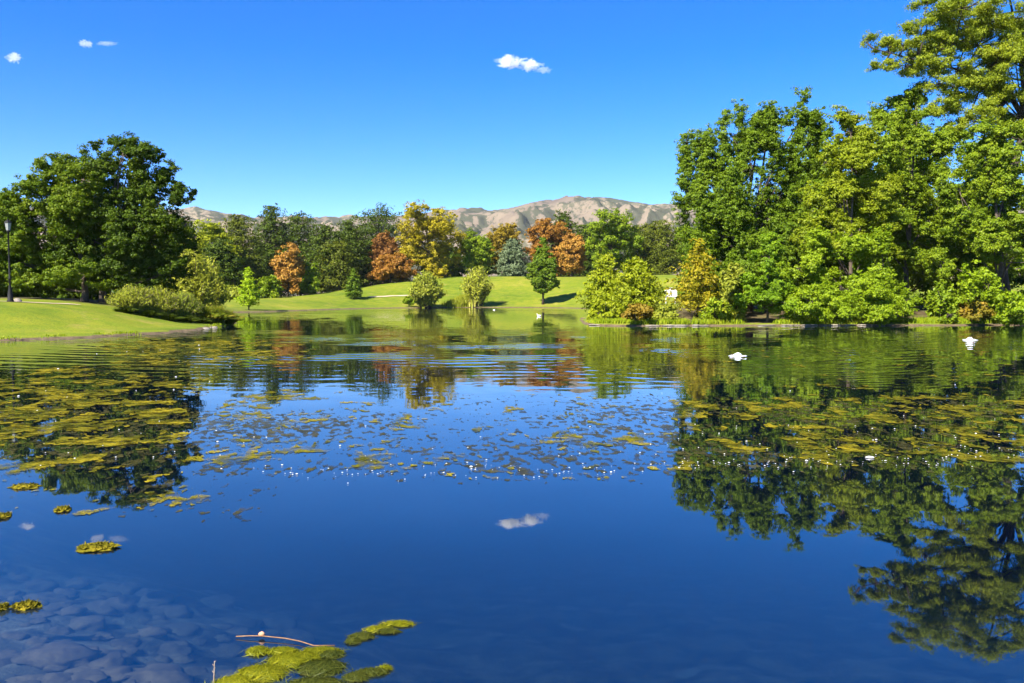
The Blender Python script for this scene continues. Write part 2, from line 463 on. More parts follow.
lay = (fbm(p2(HX / 900, HY / 700), 2, 35).reshape(RR.shape) - .5) * 150 * np.sin(np.clip(t, 0, 1) * math.pi)
HZ = crest * base + np.where(det > 0, det * .75, det) * wgt * sst(0, .25, t) + lay
lim = EYE + (HOR - pr)[None] / F * RR + 90 * (fbm(p2(HX / 170, HY / 170), 4, 36, .6).reshape(RR.shape) - .5)
HZ = np.where(RR < 2960, np.minimum(HZ, lim * (.80 + .20 * t)), np.minimum(HZ, lim))
HZ = np.maximum(HZ, -5)
m, nt, out = new_mat('dry_grass_hills')
tc = N(nt, 'ShaderNodeTexCoord'); ob = tc.outputs['Object']
a1 = noise(nt, ob, .0035, 6, .6); a2 = noise(nt, ob, .017, 8, .78); a3 = noise(nt, ob, .0012, 3)
dry = ramp(nt, math_(nt, 'ADD', math_(nt, 'MULTIPLY', a1, .6), math_(nt, 'MULTIPLY', a3, .4)), [(.38, (.10, .078, .062)), (.5, (.165, .13, .092)), (.62, (.23, .185, .125))])
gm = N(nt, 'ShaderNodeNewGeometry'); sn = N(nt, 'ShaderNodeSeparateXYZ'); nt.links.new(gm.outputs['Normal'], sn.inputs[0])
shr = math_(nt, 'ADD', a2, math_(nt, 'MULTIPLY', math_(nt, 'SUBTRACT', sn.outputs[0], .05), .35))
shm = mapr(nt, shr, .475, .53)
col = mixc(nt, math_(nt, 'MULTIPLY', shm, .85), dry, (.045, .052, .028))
fs = mapr(nt, math_(nt, 'ADD', noise(nt, ob, .06, 5, .7), math_(nt, 'MULTIPLY', math_(nt, 'SUBTRACT', a1, .5), .6)), .54, .60)
col = mixc(nt, math_(nt, 'MULTIPLY', fs, .7), col, (.05, .058, .03))
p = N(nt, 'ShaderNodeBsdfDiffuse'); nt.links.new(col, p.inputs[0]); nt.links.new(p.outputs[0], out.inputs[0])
nx, ny = len(ppx), len(rr)
i, j = np.meshgrid(np.arange(nx - 1), np.arange(ny - 1)); k = (j * nx + i).ravel()
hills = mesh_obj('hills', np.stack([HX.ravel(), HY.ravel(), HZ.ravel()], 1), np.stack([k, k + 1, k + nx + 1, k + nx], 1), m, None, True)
tag(hills, kind='structure')

# ------------------------------------------------------------------ foliage
def leaves(C, Nn, L, W, rng, droop=.25):
    """diamond leaf sprays at C with normals Nn"""
    n = len(C)
    Nn = Nn / (np.linalg.norm(Nn, axis=1)[:, None] + 1e-9)
    r = rng.normal(size=(n, 3)); r[:, 2] -= droop * 2
    A = np.cross(Nn, np.cross(r, Nn)); A /= np.linalg.norm(A, axis=1)[:, None] + 1e-9
    B = np.cross(Nn, A)
    s = rng.uniform(.65, 1.35, n)[:, None]
    a = A * (L * .5) * s; b = B * (W * .5) * s
    V = np.stack([C - a, C + b * 1.0 + a * .05 - Nn * W * .12 * s, C + a, C - b + a * .05 - Nn * W * .12 * s], 1).reshape(-1, 3)
    Q = np.arange(4 * n).reshape(-1, 4)
    return V, Q

def clump_leaves(C, D, rc, per, L, W, rng, flat=.6, up=.3, jit=.65):
    n = len(C)
    d = rng.normal(size=(n, per, 3)); d /= np.linalg.norm(d, axis=2)[:, :, None]
    rad = rng.uniform(.15, 1, (n, per, 1)) ** .5
    rcv = (rc * rng.uniform(.6, 1.4, (n, 1, 1)))
    off = d * rad * rcv * np.array([1, 1, flat])
    P = (C[:, None] + off).reshape(-1, 3)
    Nn = (D[:, None] * .7 + d * .55 + np.array([0, 0, up]) + rng.normal(size=(n, per, 3)) * jit).reshape(-1, 3)
    return leaves(P, Nn, L, W, rng)

BARK = plain_mat('grey_brown_bark', (.045, .034, .024), (.15, .115, .085), 5, .95, bump=.03, stretch=(4, 4, .7))
BARK_D = plain_mat('dark_bark', (.022, .017, .013), (.07, .052, .038), 5, .95, bump=.03, stretch=(4, 4, .7))
BARK_P = plain_mat('pinkish_peeling_bark', (.16, .095, .065), (.40, .27, .20), 3, .95, bump=.03, stretch=(3, 3, .6))

def limb(g, a, b, ra, rb, rng, sag=.12, k=5, n=6):
    a = np.asarray(a, float); b = np.asarray(b, float)
    t = np.linspace(0, 1, n)[:, None]
    L = np.linalg.norm(b - a)
    mid = (a + b) / 2 + np.array([0, 0, -.12 * L]) * sag * 5 + rng.normal(size=3) * L * .05
    P = (1 - t) ** 2 * a + 2 * t * (1 - t) * mid + t ** 2 * b
    g.tube(P, ra + (rb - ra) * t[:, 0], k)

def broad(name, label, cat, base_px, Y, lobes, mat, seed, n_cl, rc, per, L, W, trunk_r=.3, bark=None, group=None,
          gap=.38, gs=1.3, depth=1.0, stems=1, trunk_pts=None, flat=.6, ext_limbs=None, dy=None, base_dz=0., up=.3, jit=.6, nsub=12, zs=1.0):
    """broadleaf tree: crown of leaf sprays over boughs (lobes given as px, py, rx, ry[, dY])"""
    rng = np.random.default_rng(seed)
    bx = (base_px - CX) / F * Y
    bz = hz(bx, Y) - .15 + base_dz
    root = thing(name, label, cat, (bx, Y, bz), group)
    Lb = []
    for l in lobes:
        px, py, rx, ry = l[:4]
        off = l[4] if len(l) > 4 else rng.uniform(-.5, .5) * rx / F * Y * 1.0
        c = at(px, py, Y + off); s = (Y + off) / F
        Lb.append((*c, rx * s, rx * s * depth, ry * s))
    Lb = np.array(Lb)
    # smaller boughs budding from the surface of each main bough
    SB = []
    for b_ in Lb:
        m_ = nsub
        dd = rng.normal(size=(m_, 3)); dd /= np.linalg.norm(dd, axis=1)[:, None]
        rr_ = rng.uniform(.45, 1.02, m_)[:, None]
        cc = b_[:3] + dd * rr_ * b_[3:]
        sz = (b_[3:].prod() ** (1 / 3)) * rng.uniform(.26, .50, m_)[:, None] * np.array([1, 1, zs]) * np.clip(b_[3:] / b_[3:].mean(), .6, 1.3)
        SB.append(np.concatenate([cc, sz, dd], 1))
    SB = np.concatenate(SB)
    wt = SB[:, 3] * SB[:, 5]; wt /= wt.sum()
    n_cl = int(n_cl * 1.25); n = int(n_cl * 1.9)
    li = rng.choice(len(SB), n, p=wt)
    d = rng.normal(size=(n, 3)); d[:, 2] += .12; d /= np.linalg.norm(d, axis=1)[:, None]
    rug = 1 + .6 * (fbm(d * 2.1 + li[:, None] * 9.7 + seed, 3, seed) - .5) * 1.6
    rad = np.abs(rng.normal(.55, .38, n)).clip(.03, 1.4)
    C = SB[li, :3] + d * (rad * rug)[:, None] * SB[li, 3:6]
    D = d * .75 + SB[li, 6:9] * .45; D /= np.linalg.norm(D, axis=1)[:, None]
    gn = fbm(C / gs + seed * 1.3, 3, seed + 3)
    keep = gn > np.quantile(gn, gap)
    keep &= C[:, 2] > np.maximum(height(C[:, 0], C[:, 1]), 0) + .12
    C, D = C[keep][:n_cl], D[keep][:n_cl]
    cs = rc * 2.2; ck = np.floor(C / cs).astype(int); cnt = {}
    for q in map(tuple, ck): cnt[q] = cnt.get(q, 0) + 1
    nb_ = np.array([sum(cnt.get((a + i_, b + j_, c + k_), 0) for i_ in (-1, 0, 1) for j_ in (-1, 0, 1) for k_ in (-1, 0, 1)) for a, b, c in ck])
    thr = max(5, .16 * np.median(nb_)); C, D = C[nb_ >= thr], D[nb_ >= thr]
    V, Q = clump_leaves(C, D, rc, per, L, W, rng, flat, up, jit)
    g = Geo()
    cen = Lb[:, :3].mean(0)
    tops = Lb[np.argsort(-Lb[:, 2])]
    if trunk_pts is None:
        for s in range(stems):
            ox = (s - (stems - 1) / 2) * trunk_r * 3.2
            tp = tops[s % len(tops), :3] - np.array([0, 0, tops[s % len(tops), 5] * .3])
            b0 = np.array([bx + ox, Y + rng.uniform(-.3, .3) * (stems > 1), bz])
            mid = b0 * .55 + tp * .45; mid[0] = b0[0] * .7 + mid[0] * .3; mid[1] = b0[1] * .7 + mid[1] * .3
            t = np.linspace(0, 1, 10)[:, None]
            P = (1 - t) ** 2 * b0 + 2 * t * (1 - t) * mid + t ** 2 * tp
            P[1:-1] += rng.normal(size=(8, 3)) * trunk_r * .25
            rv = trunk_r * (1 - .88 * t[:, 0]); rv[0] *= 1.35
            g.tube(P, rv, 8)
            spine = P
            for q in range(s, len(Lb), stems):
                c = Lb[q, :3]
                i0 = int(np.clip(np.argmin(np.linalg.norm(spine - (c * .55 + spine[0] * .45), axis=1)), 1, 7))
                limb(g, spine[i0], c, rv[i0] * .55, .035, rng)
                near = np.where(np.linalg.norm((C - c) / Lb[q, 3:], axis=1) < 1.0)[0]
                for e in rng.choice(near, min(7, len(near)), replace=False) if len(near) else ():
                    limb(g, c + rng.normal(size=3) * .1, C[e], .04, .012, rng, .05, 4, 4)
    else:
        for pts, r0, r1 in trunk_pts:
            P = np.array([at(*q) if q[1] is not None else (*at(q[0], HOR, q[2])[:2], bz) for q in pts])
            t = np.linspace(0, 1, len(P)); tt = np.linspace(0, 1, len(P) * 4)
            P = np.stack([np.interp(tt, t, P[:, c]) for c in range(3)], 1)
            for _ in range(3): P[1:-1] = (P[:-2] + 2 * P[1:-1] + P[2:]) / 4
            g.tube(P, r0 + (r1 - r0) * tt, 8)
            for q in range(len(Lb)):
                c = Lb[q, :3]
                dd = np.linalg.norm(P - c, axis=1); i0 = int(np.argmin(dd))
                if dd[i0] < 6.5 and i0 > 3: limb(g, P[i0], c, .09, .03, rng)
        for q in range(len(Lb)):
            c = Lb[q, :3]
            near = np.where(np.linalg.norm((C - c) / Lb[q, 3:], axis=1) < 1.1)[0]
            for e in rng.choice(near, min(6, len(near)), replace=False) if len(near) else ():
                limb(g, c, C[e], .045, .012, rng, .05, 4, 4)
    g.build('trunk', bark or BARK, root, True)
    mesh_obj('crown', V, Q, mat, root)
    return root

def auto_lobes(px, ytop, ybot, w, rng, shape='round', n=9):
    """boughs filling a crown outline"""
    out = []
    H = ybot - ytop
    for q in range(n):
        t = (q + .5) / n
        y = ytop + H * (.10 + .80 * t)
        pw = {'round': math.sin(math.pi * min(1, .18 + .72 * t)) ** .6, 'egg': math.sin(math.pi * (.12 + .70 * t)) ** .8 , 'bush': (.55 + .45 * t)}[shape]
        rx = w * .5 * pw
        out.append((px + rng.uniform(-.12, .12) * rx, y - .02 * H, rx * .62, H / n * 1.15, rng.uniform(-.3, .3) * w * .2))
        for side in (-1, 1):
            x = px + side * rx * rng.uniform(.30, .58)
            out.append((x, y + rng.uniform(-.06, .06) * H, rx * rng.uniform(.42, .62), H / n * rng.uniform(.95, 1.5), rng.uniform(-.5, .5) * w * .2))
    return out

def conifer(name, label, cat, px, Y, ytop, w_px, mat, seed, per=9, L=.5, W=.28, lev=26, group=None, sharp=1.0, low=.08, nb=9, bark=None, up=.55, irreg=.35, trunk_r=None, lift=.0, base_dz=0., dens=1., top_tuft=None):
    """tree with a straight leader and whorls of foliage pads"""
    rng = np.random.default_rng(seed)
    s = Y / F
    bx = (px - CX) * s; bz = hz(bx, Y) - .12 + base_dz
    top = at(px, ytop, Y)[2]; H = top - bz; Rm = w_px * .5 * s
    root = thing(name, label, cat, (bx, Y, bz), group)
    g = Geo(); tr = trunk_r or max(.07, H * .017)
    tz = np.linspace(0, 1, 9)
    lean = rng.normal(size=2) * .012 * H
    axis_ = lambda t: np.stack([bx + lean[0] * t ** 2, Y + lean[1] * t ** 2, bz + H * t], -1)
    g.tube(axis_(tz), tr * (1 - .93 * tz), 7)
    C = []; D = []; rcl = []
    for q in range(lev):
        t = low + (1 - low) * (q + rng.uniform(0, .6)) / lev
        pr_ = min(1, (1 - t) ** sharp * 1.12 + .03) * min(1, .55 + (t - low) * 4)
        k = max(3, int(nb * (.45 + .55 * pr_)))
        a0 = rng.uniform(0, 6.28)
        for e in range(k):
            if rng.random() > dens: continue
            a = a0 + e * 6.283 / k + rng.normal() * .25
            ln = Rm * pr_ * (1 + irreg * rng.normal() * .8)
            ln = max(.12, ln)
            o = axis_(np.array(t)); dirv = np.array([math.cos(a), math.sin(a), lift + rng.normal() * .12])
            tip = o + dirv * ln + np.array([0, 0, -.10 * ln])
            if H > 3 and e % 2 == 0: limb(g, o, tip, max(.015, tr * .22 * (1 - t)), .01, rng, .1, 4, 4)
            m_ = max(2, int(ln / (Rm * .24)) + 1)
            for f in np.linspace(.28, 1, m_):
                C.append(o + dirv * ln * f + np.array([0, 0, -.10 * ln * f * f]) + rng.normal(size=3) * .07 * Rm)
                D.append(np.array([dirv[0] * .7, dirv[1] * .7, .35])); rcl.append(Rm * .19 * (1.1 - .3 * t))
    if top_tuft is not None:
        for q in range(top_tuft[0]):
            C.append(np.array([bx, Y, 0]) + rng.normal(size=3) * np.array([top_tuft[1], top_tuft[1], .5]) + np.array([0, 0, top - .6])); D.append(np.array([0, 0, 1.])); rcl.append(.5)
    C = np.array(C); D = np.array(D); rcl = np.array(rcl)[:, None, None]
    ok = C[:, 2] > np.maximum(height(C[:, 0], C[:, 1]), 0) + .08
    C, D, rcl = C[ok], D[ok], rcl[ok]
    V, Q = clump_leaves(C, D, rcl, per, L, W, rng, .5, up * .6, .6)
    g.build('trunk', bark or BARK_D, root, True)
    mesh_obj('crown', V, Q, mat, root)
    return root

def strands(name, label, cat, px, Y, ytop, w_px, mat, seed, n_st=120, per=40, L=.35, W=.09, group=None, spread=1.0, base_dz=0., arch=.35, bark=None, yb=None, low=.12):
    """multi-stemmed willow bush: wands fanning up from the base, leaves along each"""
    rng = np.random.default_rng(seed)
    s = Y / F; bx = (px - CX) * s; bz = hz(bx, Y) - .08 + base_dz
    H = at(px, ytop, Y)[2] - bz; Rm = w_px * .5 * s
    root = thing(name, label, cat, (bx, Y, bz), group)
    g = Geo(); P = []; Dn = []
    for q in range(n_st):
        a = rng.uniform(0, 6.283); e = rng.uniform(0, 1) ** .5
        tipr = Rm * e * spread * rng.uniform(.75, 1.1); hh = H * (1 - .55 * e ** 2.2) * rng.uniform(.72, 1.03)
        b0 = np.array([bx, Y, bz]) + np.array([math.cos(a), math.sin(a), 0]) * Rm * .28 * rng.random()
        tip = np.array([bx + math.cos(a) * tipr, Y + math.sin(a) * tipr, bz + hh])
        c1 = b0 + np.array([math.cos(a) * tipr * .45, math.sin(a) * tipr * .45, hh * .75])
        t = np.linspace(0, 1, 6)[:, None]
        B = (1 - t) ** 2 * b0 + 2 * t * (1 - t) * c1 + t ** 2 * tip
        g.tube(B, .012 + (.028 * (1 - t[:, 0])) * max(.5, H / 6), 4, False)
        u = rng.uniform(low, 1, per)[:, None]
        pt = (1 - u) ** 2 * b0 + 2 * u * (1 - u) * c1 + u ** 2 * tip
        P.append(pt + rng.normal(size=(per, 3)) * (.035 * H)); Dn.append(np.array([math.cos(a) * .6, math.sin(a) * .6, .35]) + rng.normal(size=(per, 3)) * .6)
    P = np.concatenate(P); Dn = np.concatenate(Dn)
    ok = P[:, 2] > np.maximum(height(P[:, 0], P[:, 1]), 0) + .05
    V, Q = leaves(P[ok], Dn[ok], L, W, rng, -.5)
    g.build('stem', bark or BARK, root, True)
    mesh_obj('foliage', V, Q, mat, root)
    return root

def blades(name, centers, hgt, wid, mat, seed, per=1, lean=.35, parent=None, origin=None):
    """upright grass or reed blades"""
    rng = np.random.default_rng(seed)
    C = np.repeat(np.asarray(centers, float), per, 0); n = len(C)
    if per > 1: C = C + np.concatenate([rng.normal(size=(n, 2)) * .12, np.zeros((n, 1))], 1)
    hh = np.repeat(np.broadcast_to(hgt, (len(centers),)), per) * rng.uniform(.6, 1.15, n)
    a = rng.uniform(0, 6.283, n); ln = lean * rng.random(n) * hh
    up = np.stack([np.cos(a) * ln, np.sin(a) * ln, hh], 1)
    b = rng.uniform(0, 6.283, n); wv = np.stack([np.cos(b), np.sin(b), 0 * b], 1) * (wid * .5) * rng.uniform(.7, 1.3, n)[:, None]
    mid = C + up * np.array([.35, .35, .55])
    V = np.stack([C - wv, C + wv, mid + wv * .8, C + up, mid - wv * .8], 1).reshape(-1, 3)
    Fc = np.arange(5 * n).reshape(-1, 5)
    return mesh_obj(name, V, Fc, mat, parent, False, origin)

# leaf colours
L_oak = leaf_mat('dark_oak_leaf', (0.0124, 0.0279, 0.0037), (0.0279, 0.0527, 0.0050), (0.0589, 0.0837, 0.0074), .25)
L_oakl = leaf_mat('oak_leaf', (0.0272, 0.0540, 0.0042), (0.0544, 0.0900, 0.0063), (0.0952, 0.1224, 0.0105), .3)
L_cot = leaf_mat('cottonwood_leaf', (.034, .066, .008), (.066, .112, .011), (.11, .16, .016), .35)
L_ylw = leaf_mat('yellow_green_leaf', (0.0632, 0.0957, 0.0080), (0.1163, 0.1560, 0.0120), (0.1767, 0.2080, 0.0200), .4)
L_grn = leaf_mat('mid_green_leaf', (0.0426, 0.0799, 0.0080), (0.0874, 0.1363, 0.0120), (0.1456, 0.1880, 0.0180), .35)
L_map = leaf_mat('lime_leaf', (0.0598, 0.1060, 0.0060), (0.1058, 0.1643, 0.0100), (0.1610, 0.2173, 0.0180), .4)
L_brt = leaf_mat('bright_green_leaf', (0.0448, 0.0959, 0.0072), (0.0848, 0.1550, 0.0108), (0.1397, 0.2066, 0.0180), .4)
L_loc = leaf_mat('locust_leaf', (0.0617, 0.0969, 0.0120), (0.1187, 0.1581, 0.0180), (0.1995, 0.2295, 0.0300), .4)
L_pin = leaf_mat('pine_needle', (0.0130, 0.0259, 0.0058), (0.0259, 0.0446, 0.0072), (0.0504, 0.0684, 0.0101), .15)
L_pinl = leaf_mat('olive_pine_needle', (0.0225, 0.0345, 0.0060), (0.0450, 0.0600, 0.0090), (0.0750, 0.0863, 0.0128), .2)
L_yg = leaf_mat('pale_poplar_leaf', (.085, .11, .012), (.15, .18, .018), (.21, .24, .03), .35)
L_wil = leaf_mat('willow_leaf', (0.0920, 0.1140, 0.0220), (0.1564, 0.1805, 0.0350), (0.2300, 0.2470, 0.0600), .35)
L_wild = leaf_mat('grey_willow_leaf', (.075, .10, .022), (.13, .155, .032), (.20, .22, .055), .35)
L_cyp = leaf_mat('bald_cypress_leaf', (0.0760, 0.1103, 0.0080), (0.1283, 0.1628, 0.0120), (0.1805, 0.2048, 0.0200), .35)
L_cypo = leaf_mat('rusty_cypress_leaf', (.085, .095, .008), (.15, .14, .012), (.21, .165, .022), .35)
L_lime = leaf_mat('fresh_cypress_leaf', (.10, .17, .008), (.16, .24, .012), (.23, .31, .02), .35)
L_red = leaf_mat('russet_leaf', (.10, .045, .020), (.155, .075, .028), (.19, .115, .035), .3)
L_dred = leaf_mat('dark_red_leaf', (.07, .034, .024), (.12, .055, .034), (.15, .085, .036), .3)
L_org = leaf_mat('orange_needle', (.12, .065, .028), (.195, .105, .042), (.23, .15, .06), .25)
L_gold = leaf_mat('golden_leaf', (0.1050, 0.0952, 0.0100), (0.1785, 0.1568, 0.0140), (0.2520, 0.2240, 0.0250), .35)
L_gor = leaf_mat('golden_orange_leaf', (.085, .065, .010), (.14, .105, .016), (.19, .15, .028), .35)
L_blue = leaf_mat('blue_spruce_needle', (0.0315, 0.0493, 0.0525), (0.0540, 0.0765, 0.0875), (0.0855, 0.1148, 0.1330), .1)
L_pear = leaf_mat('pear_leaf', (.028, .062, .007), (.055, .095, .010), (.095, .14, .014), .3)
L_reed = leaf_mat('reed_blade', (0.0900, 0.1232, 0.0165), (0.1575, 0.1848, 0.0330), (0.2400, 0.2464, 0.0770), .35)
L_reedg = leaf_mat('olive_reed_blade', (0.0723, 0.1050, 0.0180), (0.1275, 0.1650, 0.0336), (0.1870, 0.2100, 0.0600), .35)
L_straw = leaf_mat('straw_blade', (.28, .22, .09), (.42, .34, .16), (.52, .42, .24), .3)
L_tall = leaf_mat('tall_grass_blade', (0.0700, 0.1190, 0.0080), (0.1260, 0.1785, 0.0120), (0.2100, 0.2210, 0.0400), .35)

# --- left bank trees
A_l = [(140, 278, 42, 14), (112, 230, 40, 36), (140, 215, 36, 36), (128, 172, 40, 32), (158, 205, 34, 34), (108, 200, 42, 38), (150, 243, 40, 36), (92, 240, 38, 34), (176, 258, 18, 24), (124, 150, 22, 17), (90, 162, 20, 18),
       (112, 262, 40, 18), (182, 200, 13, 18), (145, 156, 16, 16), (185, 225, 9, 12), (160, 275, 20, 9), (72, 215, 20, 22)]
broad('oak_tree', 'big dark green oak at the crest of the grassy bank, right trunk of two', 'tree', 103, 64, A_l, L_oak, 101, 5200, .28, 34, .155, .10, .26, BARK, gap=.25, gs=1.5, nsub=18)
B_l = [(85, 275, 40, 14), (40, 280, 40, 12), (66, 178, 24, 26), (50, 200, 30, 26), (70, 205, 30, 30), (34, 232, 34, 32), (68, 240, 34, 30), (20, 262, 30, 22), (60, 266, 32, 16), (84, 180, 22, 22), (40, 185, 15, 12)]
broad('oak_tree', 'bushy oak with lit green boughs behind the lamp post, left of the dark oak', 'tree', 85, 63, B_l, L_oakl, 102, 3600, .28, 34, .155, .10, .25, BARK, gap=.25, gs=1.4, nsub=18)
C_l = [(-15, 215, 30, 24), (12, 212, 22, 20), (-20, 245, 38, 30), (12, 246, 26, 28), (8, 276, 28, 16), (-30, 272, 34, 20)]
broad('oak_tree', 'lighter green oak cut by the left edge of the photo', 'tree', -14, 63, C_l, L_oakl, 103, 2300, .28, 34, .155, .10, .24, BARK, gap=.36, gs=1.4)
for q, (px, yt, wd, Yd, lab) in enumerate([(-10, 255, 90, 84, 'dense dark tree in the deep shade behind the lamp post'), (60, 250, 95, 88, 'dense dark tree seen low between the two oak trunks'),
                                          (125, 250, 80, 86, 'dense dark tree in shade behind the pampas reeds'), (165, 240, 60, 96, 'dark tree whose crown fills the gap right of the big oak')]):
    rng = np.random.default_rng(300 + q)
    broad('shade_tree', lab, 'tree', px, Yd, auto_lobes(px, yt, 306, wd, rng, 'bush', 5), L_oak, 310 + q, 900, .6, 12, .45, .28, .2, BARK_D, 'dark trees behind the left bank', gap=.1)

# reeds on the left bank
def reed_bed(name, label, pts, hgt, n, seed, mat, wid=.05, lean=.45, rad=1.0, cat='reeds', part='reed_blades', group=None):
    rng = np.random.default_rng(seed)
    P = np.array(pts, float)
    t = np.linspace(0, 1, len(P)); u = rng.random(n)
    x = np.interp(u, t, P[:, 0]) + rng.normal(size=n) * rad; y = np.interp(u, t, P[:, 1]) + rng.normal(size=n) * rad
    z = np.maximum(height(x, y), 0) - .03
    hh = np.interp(u, t, np.broadcast_to(hgt, (len(P),))) * (.55 + .7 * fbm(p2(x * .9, y * .9), 2, seed))
    c = np.array([P[:, 0].mean(), P[:, 1].mean(), 0]); c[2] = hz(c[0], c[1])
    o = blades(name, np.stack([x, y, z], 1), hh, wid, mat, seed, 1, lean, None, c)
    return tag(o, label, cat, group)
def plume_grass(label, clumps, mat, seed, n=1500, wid=.02):
    rng = np.random.default_rng(seed); VV = []; k0 = clumps[0]; n = int(n * 2.2)
    o = np.array([k0[0], k0[1], hz(k0[0], k0[1])])
    for (x, y, h_, r_) in clumps:
        z = hz(x, y) - .05
        a = rng.uniform(0, 6.283, n); e = rng.random(n) ** .6; hh = h_ * (1 - .5 * e ** 2) * rng.uniform(.65, 1.1, n); out_ = r_ * e * rng.uniform(.6, 1.15, n)
        dx, dy = np.cos(a), np.sin(a); dx, dy = dx + rng.normal(size=n) * .35, dy + rng.normal(size=n) * .35; b = rng.uniform(0, 6.283, n); wx, wy = np.cos(b) * wid / 2, np.sin(b) * wid / 2
        bx_, by_ = x + dx * .3 * r_ * rng.random(n), y + dy * .3 * r_ * rng.random(n)
        pts = []
        for t_, q_ in ((0, 1.), (.4, .9), (.75, .7)):
            px_, py_, pz_ = bx_ + dx * out_ * t_ ** 1.8, by_ + dy * out_ * t_ ** 1.8, z + hh * (1 - (1 - t_) ** 1.7)
            pts += [np.stack([px_ - wx * q_, py_ - wy * q_, pz_], 1), np.stack([px_ + wx * q_, py_ + wy * q_, pz_], 1)]
        tip = np.stack([bx_ + dx * out_, by_ + dy * out_, z + hh * (1 - .12 * e)], 1)
        VV.append(np.stack([pts[0], pts[1], pts[3], pts[5], tip, pts[4], pts[2]], 1).reshape(-1, 3))
    V = np.concatenate(VV)
    return tag(mesh_obj('reeds', V, np.arange(len(V)).reshape(-1, 7), mat, None, False, o), label, 'reeds')
for q, (px, Yd, yt, wd, mt, lab) in enumerate([(134, 57.6, 284, 54, L_reed, 'tall pale feathery shrub at the foot of the big dark oak, nearest the lawn crest'), (160, 58.8, 287, 46, L_reed, 'pale yellow-green feathery shrub, second of the row on the bank slope'),
                                          (183, 60.2, 291, 44, L_reedg, 'olive feathery shrub below the tall willow bush, lowest of the row'), (148, 61, 287, 40, L_reedg, 'olive feathery shrub peeping over the two pale ones')]):
    strands('feathery_shrub', lab, 'shrub', px, Yd, yt, wd, mt, 470 + q, 330, 42, .22, .035, 'feathery shrubs on the left bank', 1.0, low=.05)
plume_grass('low green reed clump with brown tips at the tip of the left bank', [(-21.9, 61.0, 1.25, .9), (-21.4, 61.8, 1.3, .9), (-21.0, 62.8, 1.2, .9), (-21.8, 62.4, 1.4, .9)], leaf_mat('green_reed_blade', (.045, .075, .01), (.085, .115, .018), (.16, .12, .045), .35), 43, 1300)
plume_grass('dark low blades standing in for the shadow strip along the foot of the plume grass', [(-25.6, 56.5, .5, .7), (-24.4, 57.1, .55, .7), (-23.3, 57.9, .55, .7), (-22.5, 59.0, .55, .7), (-21.8, 60.0, .5, .6)], leaf_mat('shadow_strip_blade', (.012, .022, .004), (.022, .036, .006), (.035, .05, .008), .2), 46, 900)  # added strip of dark blades: the bank's shadow put into leaf colour
strands('willow_bush', 'tall grey-green willow bush behind the reeds on the left bank', 'bush', 190, 80, 246, 62, L_wil, 51, 240, 60, .40, .12)
strands('willow_bush', 'smaller yellow-green willow bush beside the inlet, against the dark pines', 'bush', 212, 86, 258, 30, L_wil, 52, 110, 50, .40, .12)

# --- right grove
R1 = [(690, 158, 15, 26), (688, 190, 15, 18), (703, 205, 22, 26), (732, 135, 20, 26), (712, 160, 18, 24), (768, 125, 24, 26), (752, 165, 32, 34), (722, 205, 28, 36), (698, 248, 22, 30), (745, 235, 34, 34),
      (803, 110, 16, 18), (806, 145, 24, 34), (712, 288, 20, 22), (752, 275, 30, 24), (780, 195, 30, 36), (785, 245, 26, 30), (762, 120, 12, 14)]
broad('cottonwood_tree', 'large dark green cottonwood with upright boughs at the left end of the grove', 'tree', 738, 70, R1, L_cot, 201, 7600, .28, 34, .155, .092, .26, BARK, gap=.25, gs=1.4, stems=3, zs=2.1, nsub=20)
R2 = [(852, 128, 18, 24), (846, 165, 28, 30), (838, 205, 34, 30), (872, 200, 28, 34), (828, 240, 34, 26), (870, 240, 30, 28), (860, 150, 22, 22)]
broad('ash_tree', 'tall yellow-green ash standing in the middle of the grove', 'tree', 850, 67, R2, L_ylw, 202, 4600, .27, 32, .155, .095, .2, BARK, gap=.28, gs=1.3)
R4 = [(905, 112, 26, 20), (900, 150, 32, 34), (932, 150, 28, 32), (900, 200, 34, 34), (940, 205, 30, 34), (888, 250, 32, 30), (930, 250, 30, 26), (890, 120, 14, 18), (918, 96, 12, 12)]
broad('box_elder_tree', 'mid green box elder right of the yellow-green ash', 'tree', 905, 71, R4, L_grn, 203, 5400, .28, 32, .155, .10, .24, BARK, gap=.28, gs=1.5)
R5 = [(797, 268, 26, 22), (840, 258, 32, 28), (882, 268, 30, 30), (815, 303, 34, 18, -1.5), (865, 305, 40, 18, -1.8), (903, 303, 18, 18, -1), (795, 304, 24, 18, -1.6), (845, 290, 38, 20), (840, 314, 60, 9, -2.2)]
broad('maple_tree', 'low spreading lime green maple with boughs hanging to the water', 'tree', 845, 63.3, R5, L_map, 204, 5000, .26, 31, .15, .10, .16, BARK_D, gap=.28, gs=1.1, base_dz=0, stems=2)
R3 = [(767, 258, 15, 15), (760, 282, 20, 18), (776, 284, 16, 18), (768, 304, 24, 15), (770, 240, 7, 12), (745, 300, 12, 12)]
broad('young_poplar', 'small vivid green poplar at the waterline in front of the cottonwood', 'tree', 767, 62.4, R3, L_brt, 205, 2000, .24, 27, .145, .095, .1, BARK, gap=.32, gs=.9)
R7 = [(985, 165, 26, 26), (1020, 150, 34, 34), (1000, 205, 32, 28), (995, 235, 26, 20, -2), (1005, 262, 26, 16, -2), (975, 245, 20, 16, -1.5), (958, 225, 24, 22), (1022, 245, 24, 22), (958, 190, 20, 26), (1040, 205, 30, 40), (985, 135, 18, 14), (940, 262, 18, 14)]
broad('elm_tree', 'green elm at the right edge below the tall locust', 'tree', 1002, 67, R7, L_grn, 206, 4400, .28, 32, .155, .10, .25, BARK, gap=.28, gs=1.5)
